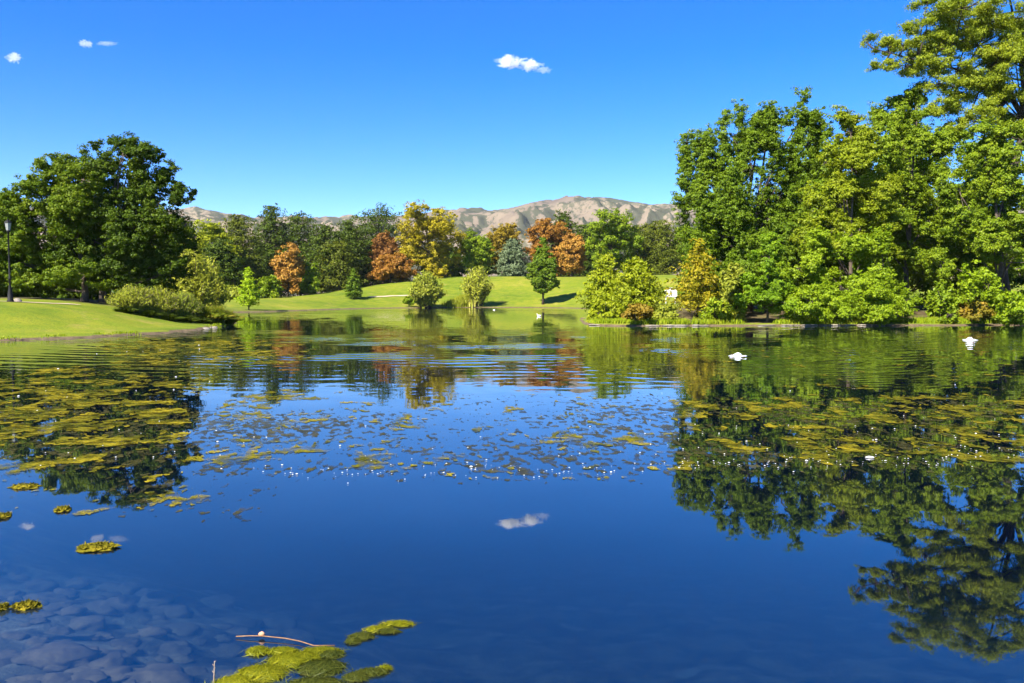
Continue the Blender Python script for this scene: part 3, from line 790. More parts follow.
R6 = [(985, 118, 24, 13), (945, 108, 20, 11), (1017, 124, 24, 14), (962, 130, 18, 11), (950, 25, 40, 24), (990, 70, 30, 20), (925, 60, 26, 16), (1015, 55, 24, 24), (1010, 100, 22, 16), (955, 90, 26, 12), (866, 40, 14, 7), (888, 47, 20, 8), (880, 66, 16, 8), (905, 66, 20, 8), (928, 22, 26, 13), (938, 48, 26, 11), (962, 8, 34, 16), (966, 42, 28, 11), (990, 22, 28, 12),
      (1004, 58, 28, 11), (1020, 18, 30, 18), (938, 84, 18, 9), (975, 80, 24, 8), (1012, 92, 26, 9), (930, -6, 26, 10), (1000, -16, 44, 12), (1045, 45, 30, 36), (905, 46, 18, 8), (952, 66, 20, 9), (985, 110, 20, 8), (1060, 0, 40, 30)]
TP = [([(1012, None, 70), (1004, 285, 70), (1000, 250, 70), (1008, 200, 70), (1018, 150, 70.5), (1026, 122, 71)], .42, .30),
      ([(1026, 122, 71), (1008, 92, 71), (988, 62, 71.5), (974, 40, 72), (960, 12, 72)], .24, .06),
      ([(1008, 98, 71), (985, 80, 70.5), (955, 68, 70), (915, 60, 69.5), (872, 48, 69)], .15, .03),
      ([(1026, 122, 71), (1022, 70, 72), (1014, 20, 72), (1006, -20, 72)], .2, .05),
      ([(1026, 122, 71), (1050, 60, 71), (1062, 10, 71)], .2, .05)]
broad('honey_locust', 'very tall open-crowned locust with dark slanting limbs over the right end of the grove', 'tree', 1012, 70, R6, L_loc, 207, 8200, .32, 26, .17, .065, .4, BARK_D, gap=.33, gs=1.0, trunk_pts=TP, flat=.7, nsub=13)
for q, (px, yt, wd, Yd, lab) in enumerate([(725, 190, 90, 82, 'dark tree in shade behind the cottonwood'), (815, 135, 110, 84, 'dark tree in shade behind the ash'),
                                          (905, 125, 110, 86, 'dark tree in shade behind the box elder'), (985, 130, 100, 84, 'dark tree in shade behind the elm'), (1060, 150, 90, 82, 'dark tree beyond the right edge of the grove')]):
    rng = np.random.default_rng(320 + q)
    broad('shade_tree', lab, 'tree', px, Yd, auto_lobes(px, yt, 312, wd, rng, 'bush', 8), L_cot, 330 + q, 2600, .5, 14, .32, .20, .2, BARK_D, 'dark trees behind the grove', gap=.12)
# undergrowth of the grove
def shrub(label, px, Y, ytop, w, mat, seed, n=420, per=13, name='shrub', L=.25, W=.16, group=None):
    rng = np.random.default_rng(seed)
    yb = HOR + EYE / Y * F - 4
    lob = auto_lobes(px, ytop, yb, w, rng, 'bush', 4)
    return broad(name, label, 'shrub', px, Y, lob, mat, seed, n, .32, per, L, W, .06, BARK_D, group, gap=.25, gs=.8, stems=2)
shrub('drooping yellow-green shrub in front of the pinkish trunk', 978, 65.5, 262, 58, L_map, 401, 520)
shrub('round dark green shrub by the pale shore stones, right of the maple', 942, 63.6, 285, 36, L_grn, 402, 380)
shrub('low rusty-green shrub below the drooping shrub at the shore', 972, 63.4, 302, 44, leaf_mat('rusty_shrub_leaf', (0.0600, 0.0640, 0.0120), (0.1125, 0.0960, 0.0200), (0.1800, 0.1120, 0.0300), .3), 403, 300)
shrub('lime green shrub on the shore at the right edge', 1014, 63.6, 294, 44, L_map, 404, 420)
shrub('grey-green shrub between the rusty cypress and the vivid poplar', 733, 63.6, 268, 34, L_wild, 405, 420)
shrub('low yellow shrub at the shore under the cottonwood', 716, 62.6, 300, 34, L_tall, 406, 280)

# bald cypresses on the right point
conifer('bald_cypress', 'broad yellow-green bald cypress at the tip of the right bank, left of a pair', 'tree', 605, 74, 256, 42, L_cyp, 61, 10, .30, .13, 26, sharp=.62, low=.07, nb=11, lift=.25, irreg=.35)
conifer('bald_cypress', 'broad yellow-green bald cypress on the right bank, right of a pair', 'tree', 635, 71, 260, 52, L_cyp, 62, 10, .30, .13, 26, sharp=.62, low=.07, nb=12, lift=.25, irreg=.35)
conifer('bald_cypress', 'rusty-tinged bald cypress with a bare lower trunk beside the white board', 'tree', 697, 66, 240, 58, L_cypo, 63, 9, .28, .12, 24, sharp=.8, low=.12, nb=9, lift=.15, irreg=.45, dens=.85)
shrub('bright yellow-green shrub hanging over the water at the point', 607, 63.8, 300, 40, L_cyp, 407, 380)
shrub('reddish-green low shrub at the shore under the pair of cypresses', 640, 63, 306, 34, leaf_mat('reddish_shrub_leaf', (0.0720, 0.0560, 0.0120), (0.1200, 0.0840, 0.0200), (0.1320, 0.1260, 0.0300), .3), 408, 240)
shrub('small pale shrub at the shore left of the rusty cypress', 665, 63.4, 306, 26, L_wild, 409, 200)

# --- mid and far trees
conifer('bald_cypress', 'slim lime green young cypress by the inlet', 'tree', 249, 113, 267, 24, L_lime, 71, 10, .28, .11, 24, sharp=.9, low=.12, nb=8, lift=.2)
conifer('fir_tree', 'small dark green conical fir alone on the far lawn', 'tree', 354, 152, 269, 17, L_pear, 72, 10, .32, .15, 24, sharp=.85, low=.10, nb=9)
rng = np.random.default_rng(73)
broad('pear_tree', 'dark green egg-shaped tree on a bare trunk at the middle of the far shore', 'tree', 543, 154, [(543, 243, 3.5, 5, 0), (543, 251, 7, 7, 0), (540, 260, 9, 8, 0), (546, 261, 9, 8, 0), (537, 270, 10, 8, 0), (549, 271, 9, 8, 0), (537, 280, 10, 8, 0), (549, 281, 9, 8, 0), (543, 289, 9, 5, 0)], L_pear, 73, 3200, .30, 16, .28, .18, .2, BARK_D, gap=.1, gs=1.0, nsub=24, base_dz=.1)
strands('willow_bush', 'round grey-green willow bush at the far shoreline, below the golden tree', 'bush', 426, 148, 271, 40, L_wild, 53, 170, 60, .55, .2)
strands('willow_bush', 'airy pale willow bush with open wands at the far shore', 'bush', 477, 152, 263, 38, L_wil, 54, 110, 45, .55, .17)
shrub('low dark green shrub at the left foot of the round willow bush', 409, 147, 297, 12, L_grn, 410, 140, L=.4, W=.25)
def far_pt(px, Y): return ((px - CX) / F * Y, Y)
reed_bed('reeds', 'mixed green and straw reeds between the two far willow bushes', [far_pt(452, 151), far_pt(460, 152), far_pt(468, 152)], [1.7, 2.2, 1.8], 1500, 44, L_reed, .12, .4, .8)
reed_bed('reeds', 'straw-coloured dry reeds at the foot of the airy pale willow', [far_pt(470, 151.4), far_pt(473, 151.5)], [2.1, 1.6], 700, 45, L_straw, .12, .5, .4)

bgt = [
 ('poplar_tree', 'pale yellow-green poplar rising behind the left willow bush', 'b', 208, 226, 62, 160, L_yg, 'round'),
 ('poplar_tree', 'dull yellow-green poplar half hidden by the big dark oak', 'b', 178, 236, 52, 150, L_yg, 'round'),
 ('pine_tree', 'olive pine left of the tall pine with the tufted top', 'c', 240, 216, 52, 172, L_pinl, .6),
 ('pine_tree', 'tall dark pine with an odd flat tuft on top', 'c', 271, 206, 44, 186, L_pin, .62),
 ('pine_tree', 'broad dark pine right behind the orange tree', 'c', 301, 215, 60, 190, L_pin, .5),
 ('pine_tree', 'shorter dark pine right of the orange tree', 'c', 328, 226, 50, 178, L_pin, .6),
 ('pine_tree', 'dark pine in the dip of the treeline', 'c', 350, 221, 46, 186, L_pin, .6),
 ('pine_tree', 'tall rounded dark pine left of the golden tree', 'c', 379, 207, 64, 200, L_pin, .45),
 ('pine_tree', 'dark pine low in the gap behind the small fir', 'c', 337, 240, 44, 176, L_pinl, .6),
 ('pine_tree', 'small olive pine at the left end of the far treeline', 'c', 222, 240, 40, 150, L_pin, .6),
 ('dying_conifer', 'orange-brown dying tree standing before the dark pines', 'b', 288, 243, 34, 160, L_org, 'egg'),
 ('maple_tree', 'dull red maple in front of the tall rounded pine', 'b', 383, 234, 36, 188, L_dred, 'round'),
 ('maple_tree', 'low spreading russet maple left of the golden tree', 'b', 391, 254, 54, 180, L_red, 'bush'),
 ('plane_tree', 'big golden yellow tree at the top of the far lawn', 'b', 428, 208, 70, 190, L_gold, 'round'),
 ('linden_tree', 'round fresh green tree right of the golden tree', 'b', 475, 233, 38, 196, L_grn, 'round'),
 ('maple_tree', 'olive gold tree behind the blue spruce', 'b', 505, 224, 36, 205, L_gor, 'round'),
 ('spruce_tree', 'blue-grey spruce on the far lawn edge', 'c', 513, 240, 32, 192, L_blue, .8),
 ('maple_tree', 'large russet orange maple behind the egg-shaped tree', 'b', 550, 221, 62, 202, L_red, 'round'),
 ('maple_tree', 'small orange maple right of the egg-shaped tree', 'b', 572, 238, 28, 192, L_org, 'round'),
 ('pine_tree', 'dark pine peak rising above the russet maple', 'c', 563, 212, 34, 226, L_pin, .5),
 ('pine_tree', 'dark pine between the russet maple and the bright green tree', 'c', 584, 224, 32, 222, L_pin, .5),
 ('ash_tree', 'bright green leafy tree above the pair of cypresses', 'b', 613, 215, 54, 186, L_grn, 'round'),
 ('pine_tree', 'dark olive pine left of the grove across the far lawn', 'c', 657, 222, 48, 190, L_pinl, .42),
 ('pine_tree', 'dark pine in the gap behind the bright green tree', 'c', 637, 226, 34, 220, L_pin, .5),
 ('ash_tree', 'green tree at the back of the lawn left of the cottonwood', 'b', 692, 228, 46, 200, L_grn, 'round'),
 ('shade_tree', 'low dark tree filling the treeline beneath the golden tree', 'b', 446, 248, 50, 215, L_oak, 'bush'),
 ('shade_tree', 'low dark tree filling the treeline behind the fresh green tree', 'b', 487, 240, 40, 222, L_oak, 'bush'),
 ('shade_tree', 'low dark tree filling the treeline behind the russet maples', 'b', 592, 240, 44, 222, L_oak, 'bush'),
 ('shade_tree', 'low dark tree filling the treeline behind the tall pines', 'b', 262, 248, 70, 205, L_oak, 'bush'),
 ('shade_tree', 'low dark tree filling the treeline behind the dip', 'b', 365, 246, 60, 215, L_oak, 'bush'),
]
for q, (nm, lab, kind, px, yt, wd, Yd, mt, shp) in enumerate(bgt):
    bx = (px - CX) / F * Yd
    yb = HOR + (EYE - hz(bx, Yd)) / Yd * F
    if kind == 'b':
        rng = np.random.default_rng(500 + q)
        broad(nm, lab, 'tree', px, Yd, auto_lobes(px, yt, yb - 5, wd, rng, shp, 6), mt, 540 + q, int(1250 * wd / 50), .60, 19, .40, .25, .22, BARK_D, 'trees of the far treeline', gap=.28, gs=2.0)
    else:
        conifer(nm, lab, 'tree', px, Yd, yt, wd, mt, 580 + q, 17, .48, .22, 28, 'trees of the far treeline', sharp=shp * .62, low=.05, nb=11, irreg=.22, top_tuft=(9, .9) if 'tuft' in lab else None)
for q, (px, Yd, yt, wd, mt, lab) in enumerate([(310, 165, 262, 22, L_grn, 'low green shrub at the foot of the pines'), (437, 186, 270, 20, L_gor, 'small orange shrub at the foot of the golden tree'),
                                              (400, 183, 266, 22, L_gor, 'small gold shrub below the russet maple'), (232, 140, 288, 24, L_wild, 'low grey-green shrub left of the slim cypress'),
                                              (270, 150, 276, 26, L_grn, 'low green shrub right of the slim cypress')]):
    rng = np.random.default_rng(700 + q)
    bx = (px - CX) / F * Yd; yb = HOR + (EYE - hz(bx, Yd)) / Yd * F
    broad('shrub', lab, 'shrub', px, Yd, auto_lobes(px, yt, yb - 1, wd, rng, 'bush', 4), mt, 710 + q, 200, .6, 12, .5, .32, .08, BARK_D, gap=.15)

# shoreline grass
def shore_grass(name, x0, x1, y0, y1, smin, smax, n, h, mat, seed):
    rng = np.random.default_rng(seed)
    x = rng.uniform(x0, x1, n * 6); y = rng.uniform(y0, y1, n * 6); s = pond_sd(x, y)
    ok = (s > smin) & (s < smax) & (fbm(p2(x * .5, y * .5), 2, seed) > .42)
    x, y = x[ok][:n], y[ok][:n]
    o = blades(name, np.stack([x, y, height(x, y) - .02], 1), h, .05, mat, seed, 3, .5)
    return tag(o, 'yellow-green tall grass along the pond edge', 'grass', None, 'stuff')
shore_grass('shore_grass', 4, 46, 59, 67, .5, 3.2, 9000, .38, L_tall, 81)
shore_grass('bank_grass', -33, -17, 38, 64, .05, .5, 2500, .12, L_tall, 82)

# pale stone edging along the right bank
rng = np.random.default_rng(90)
M_stone = plain_mat('pale_shore_stone', (.12, .105, .08), (.34, .30, .24), 4, .9, bump=.03)
g = Geo()
xs = 6.0; cnt = 0
segP = []
A = POND; B = np.roll(POND, -1, 0)
ordp = [p_ for p_ in POND if 59.5 < p_[1] < 64 and p_[0] > 5.2]
ordp = np.array(sorted(ordp, key=lambda q_: q_[0]))
while xs < 50:
    y = np.interp(xs, ordp[:, 0], ordp[:, 1]) + .05 + rng.normal() * .07
    rx = rng.uniform(.2, .7)
    if fbm(p2([xs * .35], [0.]), 2, 5)[0] > .47:
        V, T, Q = blob((xs, y, .04), (rx, rng.uniform(.12, .22), rng.uniform(.03, .075)), cnt, 10, 7, .3)
        g.add(V, T, Q)
    xs += rx * 1.75; cnt += 1
tag(g.build('stone_edging', M_stone, None, True), 'row of pale flat stones edging the right bank at the waterline', 'stone edging', None, 'stuff')

# left bank tip stones
for q, (px, py, r_, lab) in enumerate([(205, 328.6, .35, 'flat pale stone lying at the waterline of the left bank tip'), (214, 327.6, .28, 'small grey stone next to the flat pale stone on the bank tip')]):
    c = wat(px, py); V, T, Q = blob((c[0], c[1], .0), (r_, r_ * .8, .08), 60 + q, 14, 9, .3)
    g = Geo(); g.add(V - [0, 0, 0], T, Q); tag(g.build('shore_stone', M_stone, None, True, (c[0], c[1], 0)), lab, 'stone')
x, Yd = (18 - CX) / F * 52.8, 52.8; z = hz(x, Yd); V, T, Q = blob((x, Yd, z + .06), (.26, .2, .17), 64, 14, 9, .3)
g = Geo(); g.add(V, T, Q); tag(g.build('boulder', M_stone, None, True, (x, Yd, z)), 'low pale boulder just right of the lamp post base', 'boulder')

# ------------------------------------------------------------------ lamp post
Yl = 52.; xl = (11 - CX) / F * Yl; zl = hz(xl, Yl) - .02
lamp = thing('street_lamp', 'black park lamp post with a frosted lantern on the left bank', 'street lamp', (xl, Yl, zl))
M_blk = plain_mat('black_painted_metal', (.008, .009, .009), (.014, .014, .014), 8, .6, spec=.15)
Hl = at(11, 219.5, Yl)[2] - zl
g = Geo(); g.lathe((xl, Yl, zl), [(0, 0), (.20, 0), (.20, .10), (.16, .14), (.14, .55), (.11, .62), (.085, .9), (.07, 1.0)], 16); g.build('base', M_blk, lamp, True)
g = Geo(); g.lathe((xl, Yl, zl), [(.06, .98), (.06, 1.35), (.09, 1.38), (.09, 1.46), (.055, 1.50), (.042, Hl - .85), (.07, Hl - .82), (.07, Hl - .76), (.11, Hl - .70), (.11, Hl - .66), (.0, Hl - .66)], 14); g.build('pole', M_blk, lamp, True)
m, nt, out = new_mat('frosted_glass')
p = N(nt, 'ShaderNodeBsdfPrincipled', inp={'Base Color': (.34, .36, .35, 1), 'Roughness': .3, 'Transmission Weight': .25}); nt.links.new(p.outputs[0], out.inputs[0])
g = Geo(); g.lathe((xl, Yl, zl), [(.0, Hl - .655), (.12, Hl - .655), (.20, Hl - .20), (.0, Hl - .20)], 6); g.build('lantern_glass', m, lamp)
g = Geo(); g.lathe((xl, Yl, zl), [(.0, Hl - .197), (.24, Hl - .197), (.22, Hl - .15), (.10, Hl - .05), (.03, Hl - .02), (.03, Hl + .04), (.0, Hl + .06)], 6); g.build('lantern_cap', M_blk, lamp)

# white board on the right bank
Yb = 92.; xb = (670.5 - CX) / F * Yb; sb = Yb / F
zb = at(670, 297.0, Yb)[2]; zt = at(670, 289.0, Yb)[2]; gz = hz(xb, Yb)
brd = thing('notice_board', 'white board on two posts behind the cypresses on the right bank', 'notice board', (xb, Yb, gz))
M_wht = plain_mat('white_paint', (.74, .74, .72), (.82, .82, .80), 3, .5)
g = Geo(); g.box((xb - 6.2 * sb, Yb - .04, zb), (xb + 6.2 * sb, Yb + .04, zt)); g.build('panel', M_wht, brd)
g = Geo(); g.box((xb - 1.6 * sb, Yb - .05, zt + .002), (xb + 1.6 * sb, Yb + .05, zt + .16)); g.build('cap', M_wht, brd)
for s_ in (-1, 1):
    g = Geo(); g.tube([(xb + s_ * 4.6 * sb, Yb + .085, gz - .2), (xb + s_ * 4.6 * sb, Yb + .085, zt - .05)], .04, 8); g.build('post', M_wht, brd, True)

# ------------------------------------------------------------------ bubbling fountains
m_foam, nt, out = new_mat('white_water_foam')
tc = N(nt, 'ShaderNodeTexCoord')
d = N(nt, 'ShaderNodeBsdfPrincipled', inp={'Base Color': (.82, .86, .9, 1), 'Roughness': .4, 'Subsurface Weight': .2})
bp = N(nt, 'ShaderNodeBump', inp={'Strength': .8, 'Distance': .05}); nt.links.new(noise(nt, tc.outputs['Object'], 14, 4), bp.inputs['Height']); nt.links.new(bp.outputs[0], d.inputs['Normal'])
nt.links.new(d.outputs[0], out.inputs[0])
def fountain(c, sc_, label, seed):
    rng = np.random.default_rng(seed)
    root = thing('bubbling_fountain', label, 'fountain', (c[0], c[1], 0), 'bubbling fountains in the pond')
    g = Geo()
    V, T, Q = blob((c[0], c[1], 0), (.42 * sc_, .42 * sc_, .045 * sc_), seed, 30, 18, .35, 3.0); V[:, 2] = np.maximum(V[:, 2], -.02); g.add(V, T, Q)
    V, T, Q = blob((c[0], c[1], .03), (.17 * sc_, .17 * sc_, .12 * sc_), seed + 9, 20, 12, .4, 3.0); g.add(V, T, Q)
    g.build('water_dome', m_foam, root, True)
    g = Geo()
    for q in range(40):
        a = rng.uniform(0, 6.283); r_ = abs(rng.normal()) * .15 * sc_ + .04; s = rng.uniform(.006, .026) * sc_
        zz = max(0, rng.normal() * .04 + .02) * sc_ * max(.1, 1 - r_)
        V, T, Q = blob((c[0] + math.cos(a) * r_, c[1] + math.sin(a) * r_, zz), (s * 1.3, s * 1.3, s * .8), q, 7, 5, .2); g.add(V, T, Q)
    tag(g.build('spray', m_foam, root, True), kind='stuff')
fountain(J1, .72, 'white bubbling fountain nearer the camera, in front of the vivid green poplar', 3)
fountain(J2, .8, 'white bubbling fountain nearer the right edge and the pale stones', 4)
fountain(J3, .55, 'distant white bubbling fountain off the airy pale willow on the far shore', 5)

# white duck
c = wat(539, 316.2)
duck = thing('duck', 'small white duck swimming in front of the egg-shaped tree', 'duck', (c[0], c[1], 0))
M_duck = plain_mat('white_feathers', (.62, .58, .52), (.80, .78, .74), 9, .8)
g = Geo()
V, T, Q = blob((c[0], c[1], .07), (.27, .14, .12), 1, 18, 12, .05); g.add(V, T, Q)
g.tube([(c[0] - .18, c[1], .10), (c[0] - .23, c[1], .22), (c[0] - .25, c[1], .30)], [.07, .05, .045], 8)
V, T, Q = blob((c[0] - .27, c[1], .32), (.075, .055, .055), 2, 12, 8, .04); g.add(V, T, Q)
g.tube([(c[0] + .22, c[1], .12), (c[0] + .33, c[1], .17)], [.06, .015], 6)
g.build('body', M_duck, duck, True)
g = Geo(); g.tube([(c[0] - .33, c[1], .315), (c[0] - .41, c[1], .30)], [.028, .015], 6); g.build('bill', plain_mat('orange_bill', (.5, .2, .02), (.6, .26, .04)), duck, True)

duck.scale = (.75, .75, .75)
# ------------------------------------------------------------------ floating algae
def mat_algae(name, stops, sc1=1.3, sc2=16, thin=None):
    m, nt, out = new_mat(name)
    tc = N(nt, 'ShaderNodeTexCoord'); ob = tc.outputs['Object']
    a = noise(nt, ob, sc1, 4, .6); b = noise(nt, ob, sc2, 4, .7)
    f = math_(nt, 'ADD', math_(nt, 'MULTIPLY', a, .6), math_(nt, 'MULTIPLY', b, .4))
    col = ramp(nt, f, stops)
    p = N(nt, 'ShaderNodeBsdfPrincipled', inp={'Roughness': .85, 'Specular IOR Level': .03}); nt.links.new(col, p.inputs['Base Color'])
    bp = N(nt, 'ShaderNodeBump', inp={'Strength': 1., 'Distance': .03}); nt.links.new(b, bp.inputs['Height']); nt.links.new(bp.outputs[0], p.inputs['Normal'])
    if thin is None:
        nt.links.new(p.outputs[0], out.inputs[0]); return m
    th = mapr(nt, noise(nt, ob, thin[0], 5, .7), .36, .62, thin[1], thin[2])
    tb = N(nt, 'ShaderNodeBsdfTransparent'); ms = N(nt, 'ShaderNodeMixShader'); nt.links.new(th, ms.inputs[0])
    nt.links.new(tb.outputs[0], ms.inputs[1]); nt.links.new(p.outputs[0], ms.inputs[2]); nt.links.new(ms.outputs[0], out.inputs[0]); return m
M_alg = mat_algae('yellow_olive_algae', [(.36, (.035, .040, .005)), (.46, (.10, .098, .007)), (.54, (.185, .155, .009)), (.64, (.30, .235, .013))], thin=(3.6, .10, 1.0))
M_scum = mat_algae('brown_scum', [(.35, (.022, .022, .008)), (.5, (.05, .048, .015)), (.65, (.10, .09, .03))], 2, 20, thin=(5, .2, .85))

pxs = np.arange(-120, 1150, 1.6); pys = np.concatenate([np.arange(326, 400, .40), np.arange(400, 560, .8)])
PXg, PYg = np.meshgrid(pxs, pys)
u = (PXg - CX) / F; v = -(PYg - CY) / F
dz = -SP + v * CP; t = -EYE / dz
WX = u * t; WY = (CP + v * SP) * t
def tri_clip(field, z, zamp=.006):
    """polygons where field > 0"""
    h, w_ = field.shape
    idx = np.arange(h * w_).reshape(h, w_)
    a, b_, c_, d_ = idx[:-1, :-1].ravel(), idx[:-1, 1:].ravel(), idx[1:, 1:].ravel(), idx[1:, :-1].ravel()
    T = np.concatenate([np.stack([a, b_, c_], 1), np.stack([a, c_, d_], 1)])
    f = field.ravel(); P = np.stack([WX.ravel(), WY.ravel()], 1)
    s = f[T] > 0; n = s.sum(1)
    polysV = []; F3 = []; F4 = []; off = 0
    full = T[n == 3]
    V3 = P[full].reshape(-1, 2); polysV.append(V3); F3.append(np.arange(len(V3)).reshape(-1, 3)); off += len(V3)
    def cut(i, j):
        k = f[i] / (f[i] - f[j]); return P[i] + (P[j] - P[i]) * k[:, None]
    for cnt in (1, 2):
        tt = T[n == cnt]; ss = s[n == cnt]
        odd = np.argmax(ss if cnt == 1 else ~ss, 1)
        r = np.arange(len(tt)); i0 = tt[r, odd]; i1 = tt[r, (odd + 1) % 3]; i2 = tt[r, (odd + 2) % 3]
        if cnt == 1:
            V = np.stack([P[i0], cut(i0, i1), cut(i0, i2)], 1).reshape(-1, 2); F3.append(np.arange(len(V)).reshape(-1, 3) + off)
        else:
            V = np.stack([cut(i1, i0), P[i1], P[i2], cut(i2, i0)], 1).reshape(-1, 2); F4.append(np.arange(len(V)).reshape(-1, 4) + off)
        polysV.append(V); off += len(V)
    V = np.concatenate(polysV)
    # merge duplicate corners so that each mat is one connected skin
    key = np.round(V * 5000).astype(np.int64)
    _, first, inv = np.unique(key, axis=0, return_index=True, return_inverse=True)
    V = V[first]; inv = inv.ravel()
    F3 = inv[np.concatenate(F3)]; F4 = inv[np.concatenate(F4)] if F4 else np.zeros((0, 4), int)
    ok = (F3[:, 0] != F3[:, 1]) & (F3[:, 1] != F3[:, 2]) & (F3[:, 0] != F3[:, 2]); F3 = F3[ok]
    ok = np.array([len(set(q)) == 4 for q in F4.tolist()], bool) if len(F4) else np.zeros(0, bool)
    F4 = F4[ok]
    zz = z + zamp * fbm(p2(V[:, 0] * 6, V[:, 1] * 6), 3, 9)
    return np.concatenate([V, zz[:, None]], 1), [F3[:, ::-1], F4[:, ::-1]]

def gauss(cx, cy, sx_, sy_, a):
    return a * np.exp(-((PXg - cx) / sx_) ** 2 - ((PYg - cy) / sy_) ** 2)
def box(x0, x1, y0, y1, a, fx=40., fy=10.):
    return a * sst(x0 - fx, x0 + fx, PXg) * sst(x1 + fx, x1 - fx, PXg) * sst(y0 - fy, y0 + fy, PYg) * sst(y1 + fy, y1 - fy, PYg)
cov = np.zeros_like(PXg)
cov = np.maximum(cov, box(-200, 190, 378, 446, .52, 30, 12))
cov = np.maximum(cov, box(-200, 175, 446, 478, .34, 25, 14))
cov = np.maximum(cov, box(110, 290, 338, 366, .50, 50, 5))
cov = np.maximum(cov, box(-200, 120, 366, 380, .35, 40, 4))
cov = np.maximum(cov, box(190, 330, 392, 402, .42, 30, 5))
cov = np.maximum(cov, box(200, 450, 400, 470, .17, 40, 12))
cov = np.maximum(cov, box(430, 690, 398, 475, .11, 40, 12))
cov = np.maximum(cov, box(690, 1200, 398, 462, .33, 25, 10))
cov = np.maximum(cov, box(690, 1200, 345, 395, .07, 40, 12))
cov = np.maximum(cov, box(250, 560, 335, 352, .10, 60, 8))
cov = np.maximum(cov, box(-100, 220, 470, 520, .08, 40, 12))
wp = p2(WX * 2.1, WY * 1.5)
nf = (fbm(wp, 5, 61, .66) + .55 * (fbm(p2(WX * 9, WY * 6), 4, 62, .7) - .5)).reshape(PXg.shape)
srt = np.sort(nf.ravel()[::7])
rank = np.searchsorted(srt, nf.ravel()).reshape(PXg.shape) / len(srt)
edge = (fbm(p2(WX * 7, WY * 7), 3, 63).reshape(PXg.shape) - .5) * .10
sdm = pond_sd(WX, WY).reshape(PXg.shape)
fld = np.where((cov > .02) & (sdm < -.3), rank + edge - (1 - cov), -1.)
V, Fs = tri_clip(fld, .004)
tag(mesh_obj('floating_algae', V, Fs, M_alg), 'yellow-olive mats of filamentous algae floating across the pond', 'algae', None, 'stuff')
cv2 = np.maximum(box(180, 460, 410, 476, .42, 40, 10), box(440, 700, 400, 478, .34, 40, 12))
cv2 = np.maximum(cv2, box(690, 1200, 400, 470, .36, 25, 8)); cv2 = np.maximum(cv2, box(120, 260, 440, 515, .16, 40, 20)); cv2 = np.maximum(cv2, box(-200, 200, 400, 470, .3, 30, 12))
pat = .35 + 1.3 * sst(.35, .65, fbm(p2(WX * .5, WY * .35), 3, 67).reshape(PXg.shape))
nf2 = fbm(p2(WX * 13, WY * 6), 3, 65, .7).reshape(PXg.shape)
srt = np.sort(nf2.ravel()[::7]); rk2 = np.searchsorted(srt, nf2.ravel()).reshape(PXg.shape) / len(srt)
fl2 = np.where((cv2 > .03) & (fld < 0) & (sdm < -.3), np.minimum(rk2 - (1 - cv2 * pat * .85), -fld * 3), -1.)
V, Fs = tri_clip(fl2, .002, .002)
tag(mesh_obj('floating_scum', V, Fs, M_scum), 'thin brown scum and plant debris floating between the algae', 'scum', None, 'stuff')

# white flecks
rng = np.random.default_rng(95)
g = Geo(); M_fleck = plain_mat('white_flecks', (.6, .6, .58), (.82, .82, .8), 20, .6)
spots = []
for q in range(260):
    px = rng.choice([rng.uniform(250, 460), rng.uniform(460, 700), rng.uniform(680, 1040), rng.uniform(680, 1040)])
    yc = np.interp(px, [250, 380, 460, 560, 700, 800, 900, 1024], [470, 477, 470, 474, 464, 464, 462, 452])
    spots.append((px, yc + rng.normal() * 3.5 if rng.random() < .6 else yc - abs(rng.normal()) * 30))
for q in range(40): spots.append((rng.uniform(0, 250), rng.uniform(345, 470)))
for q, (px, py) in enumerate(spots):
    c = wat(px, max(py, 345)); s = rng.uniform(.004, .0105) * (c[1] / 13)
    if rng.random() < .06: s *= 2.0
    V, T, Q = blob((c[0], c[1], .012), (s * rng.uniform(.8, 1.6), s, s * .6), q, 7, 5, .3); g.add(V, T, Q)
tag(g.build('floating_flecks', M_fleck), 'tiny white feathers and foam flecks drifting along the edge of the algae', 'flecks', None, 'stuff')
c = wat(870, 458); V, T, Q = blob((c[0], c[1], .01), (.06, .05, .015), 7, 14, 9, .3); g = Geo(); g.add(V, T, Q)
tag(g.build('floating_litter', M_fleck, None, True, (c[0], c[1], 0)), 'largest white scrap floating on the algae before the maple', 'litter')

M_lone = mat_algae('thick_yellow_algae', [(.36, (.05, .05, .006)), (.48, (.15, .135, .010)), (.6, (.30, .24, .02))], 5, 40)
# separate small mats in the open water
def lone_mat(px, py, w_px, h_px, seed, label, mat=None):
    mat = M_lone
    c = wat(px, py); s = c[1] / F
    ry = (wat(px, py - h_px / 2)[1] - wat(px, py + h_px / 2)[1]) / 2
    V, T, Q = blob((c[0], c[1], .006), (w_px / 2 * s, ry, .02), seed, 60, 14, .75, 2.6)
    nn = fbm(p2(V[:, 0] * 22, V[:, 1] * 22), 3, seed)
    V[:, 2] = .004 + np.maximum(V[:, 2] - .006, -.008) * (.5 + nn)
    g = Geo(); g.add(V, T, Q)
    # strands and bubbles on top
    rng = np.random.default_rng(seed)
    n = 260; a = rng.uniform(0, 6.283, n); r_ = rng.random(n) ** .5 * .95
    P = np.stack([c[0] + np.cos(a) * r_ * w_px / 2 * s, c[1] + np.sin(a) * r_ * ry, .012 + rng.random(n) * .012], 1)
    Vl, Ql = leaves(P, rng.normal(size=(n, 3)) * .5 + np.array([0, 0, .8]), .055, .016, rng, 0)
    Vl[:, 2] = np.maximum(Vl[:, 2], .003); g.add(Vl, None, Ql)
    tag(g.build('algae_mat', mat, None, False, (c[0], c[1], 0)), label, 'algae mat', 'small algae mats in open water')
lone_mat(98, 548, 40, 8, 1, 'lone yellow algae mat on open blue water below the oak reflection')
lone_mat(26, 607, 26, 6, 2, 'narrow olive algae mat nearest the left edge over the stony shallows')
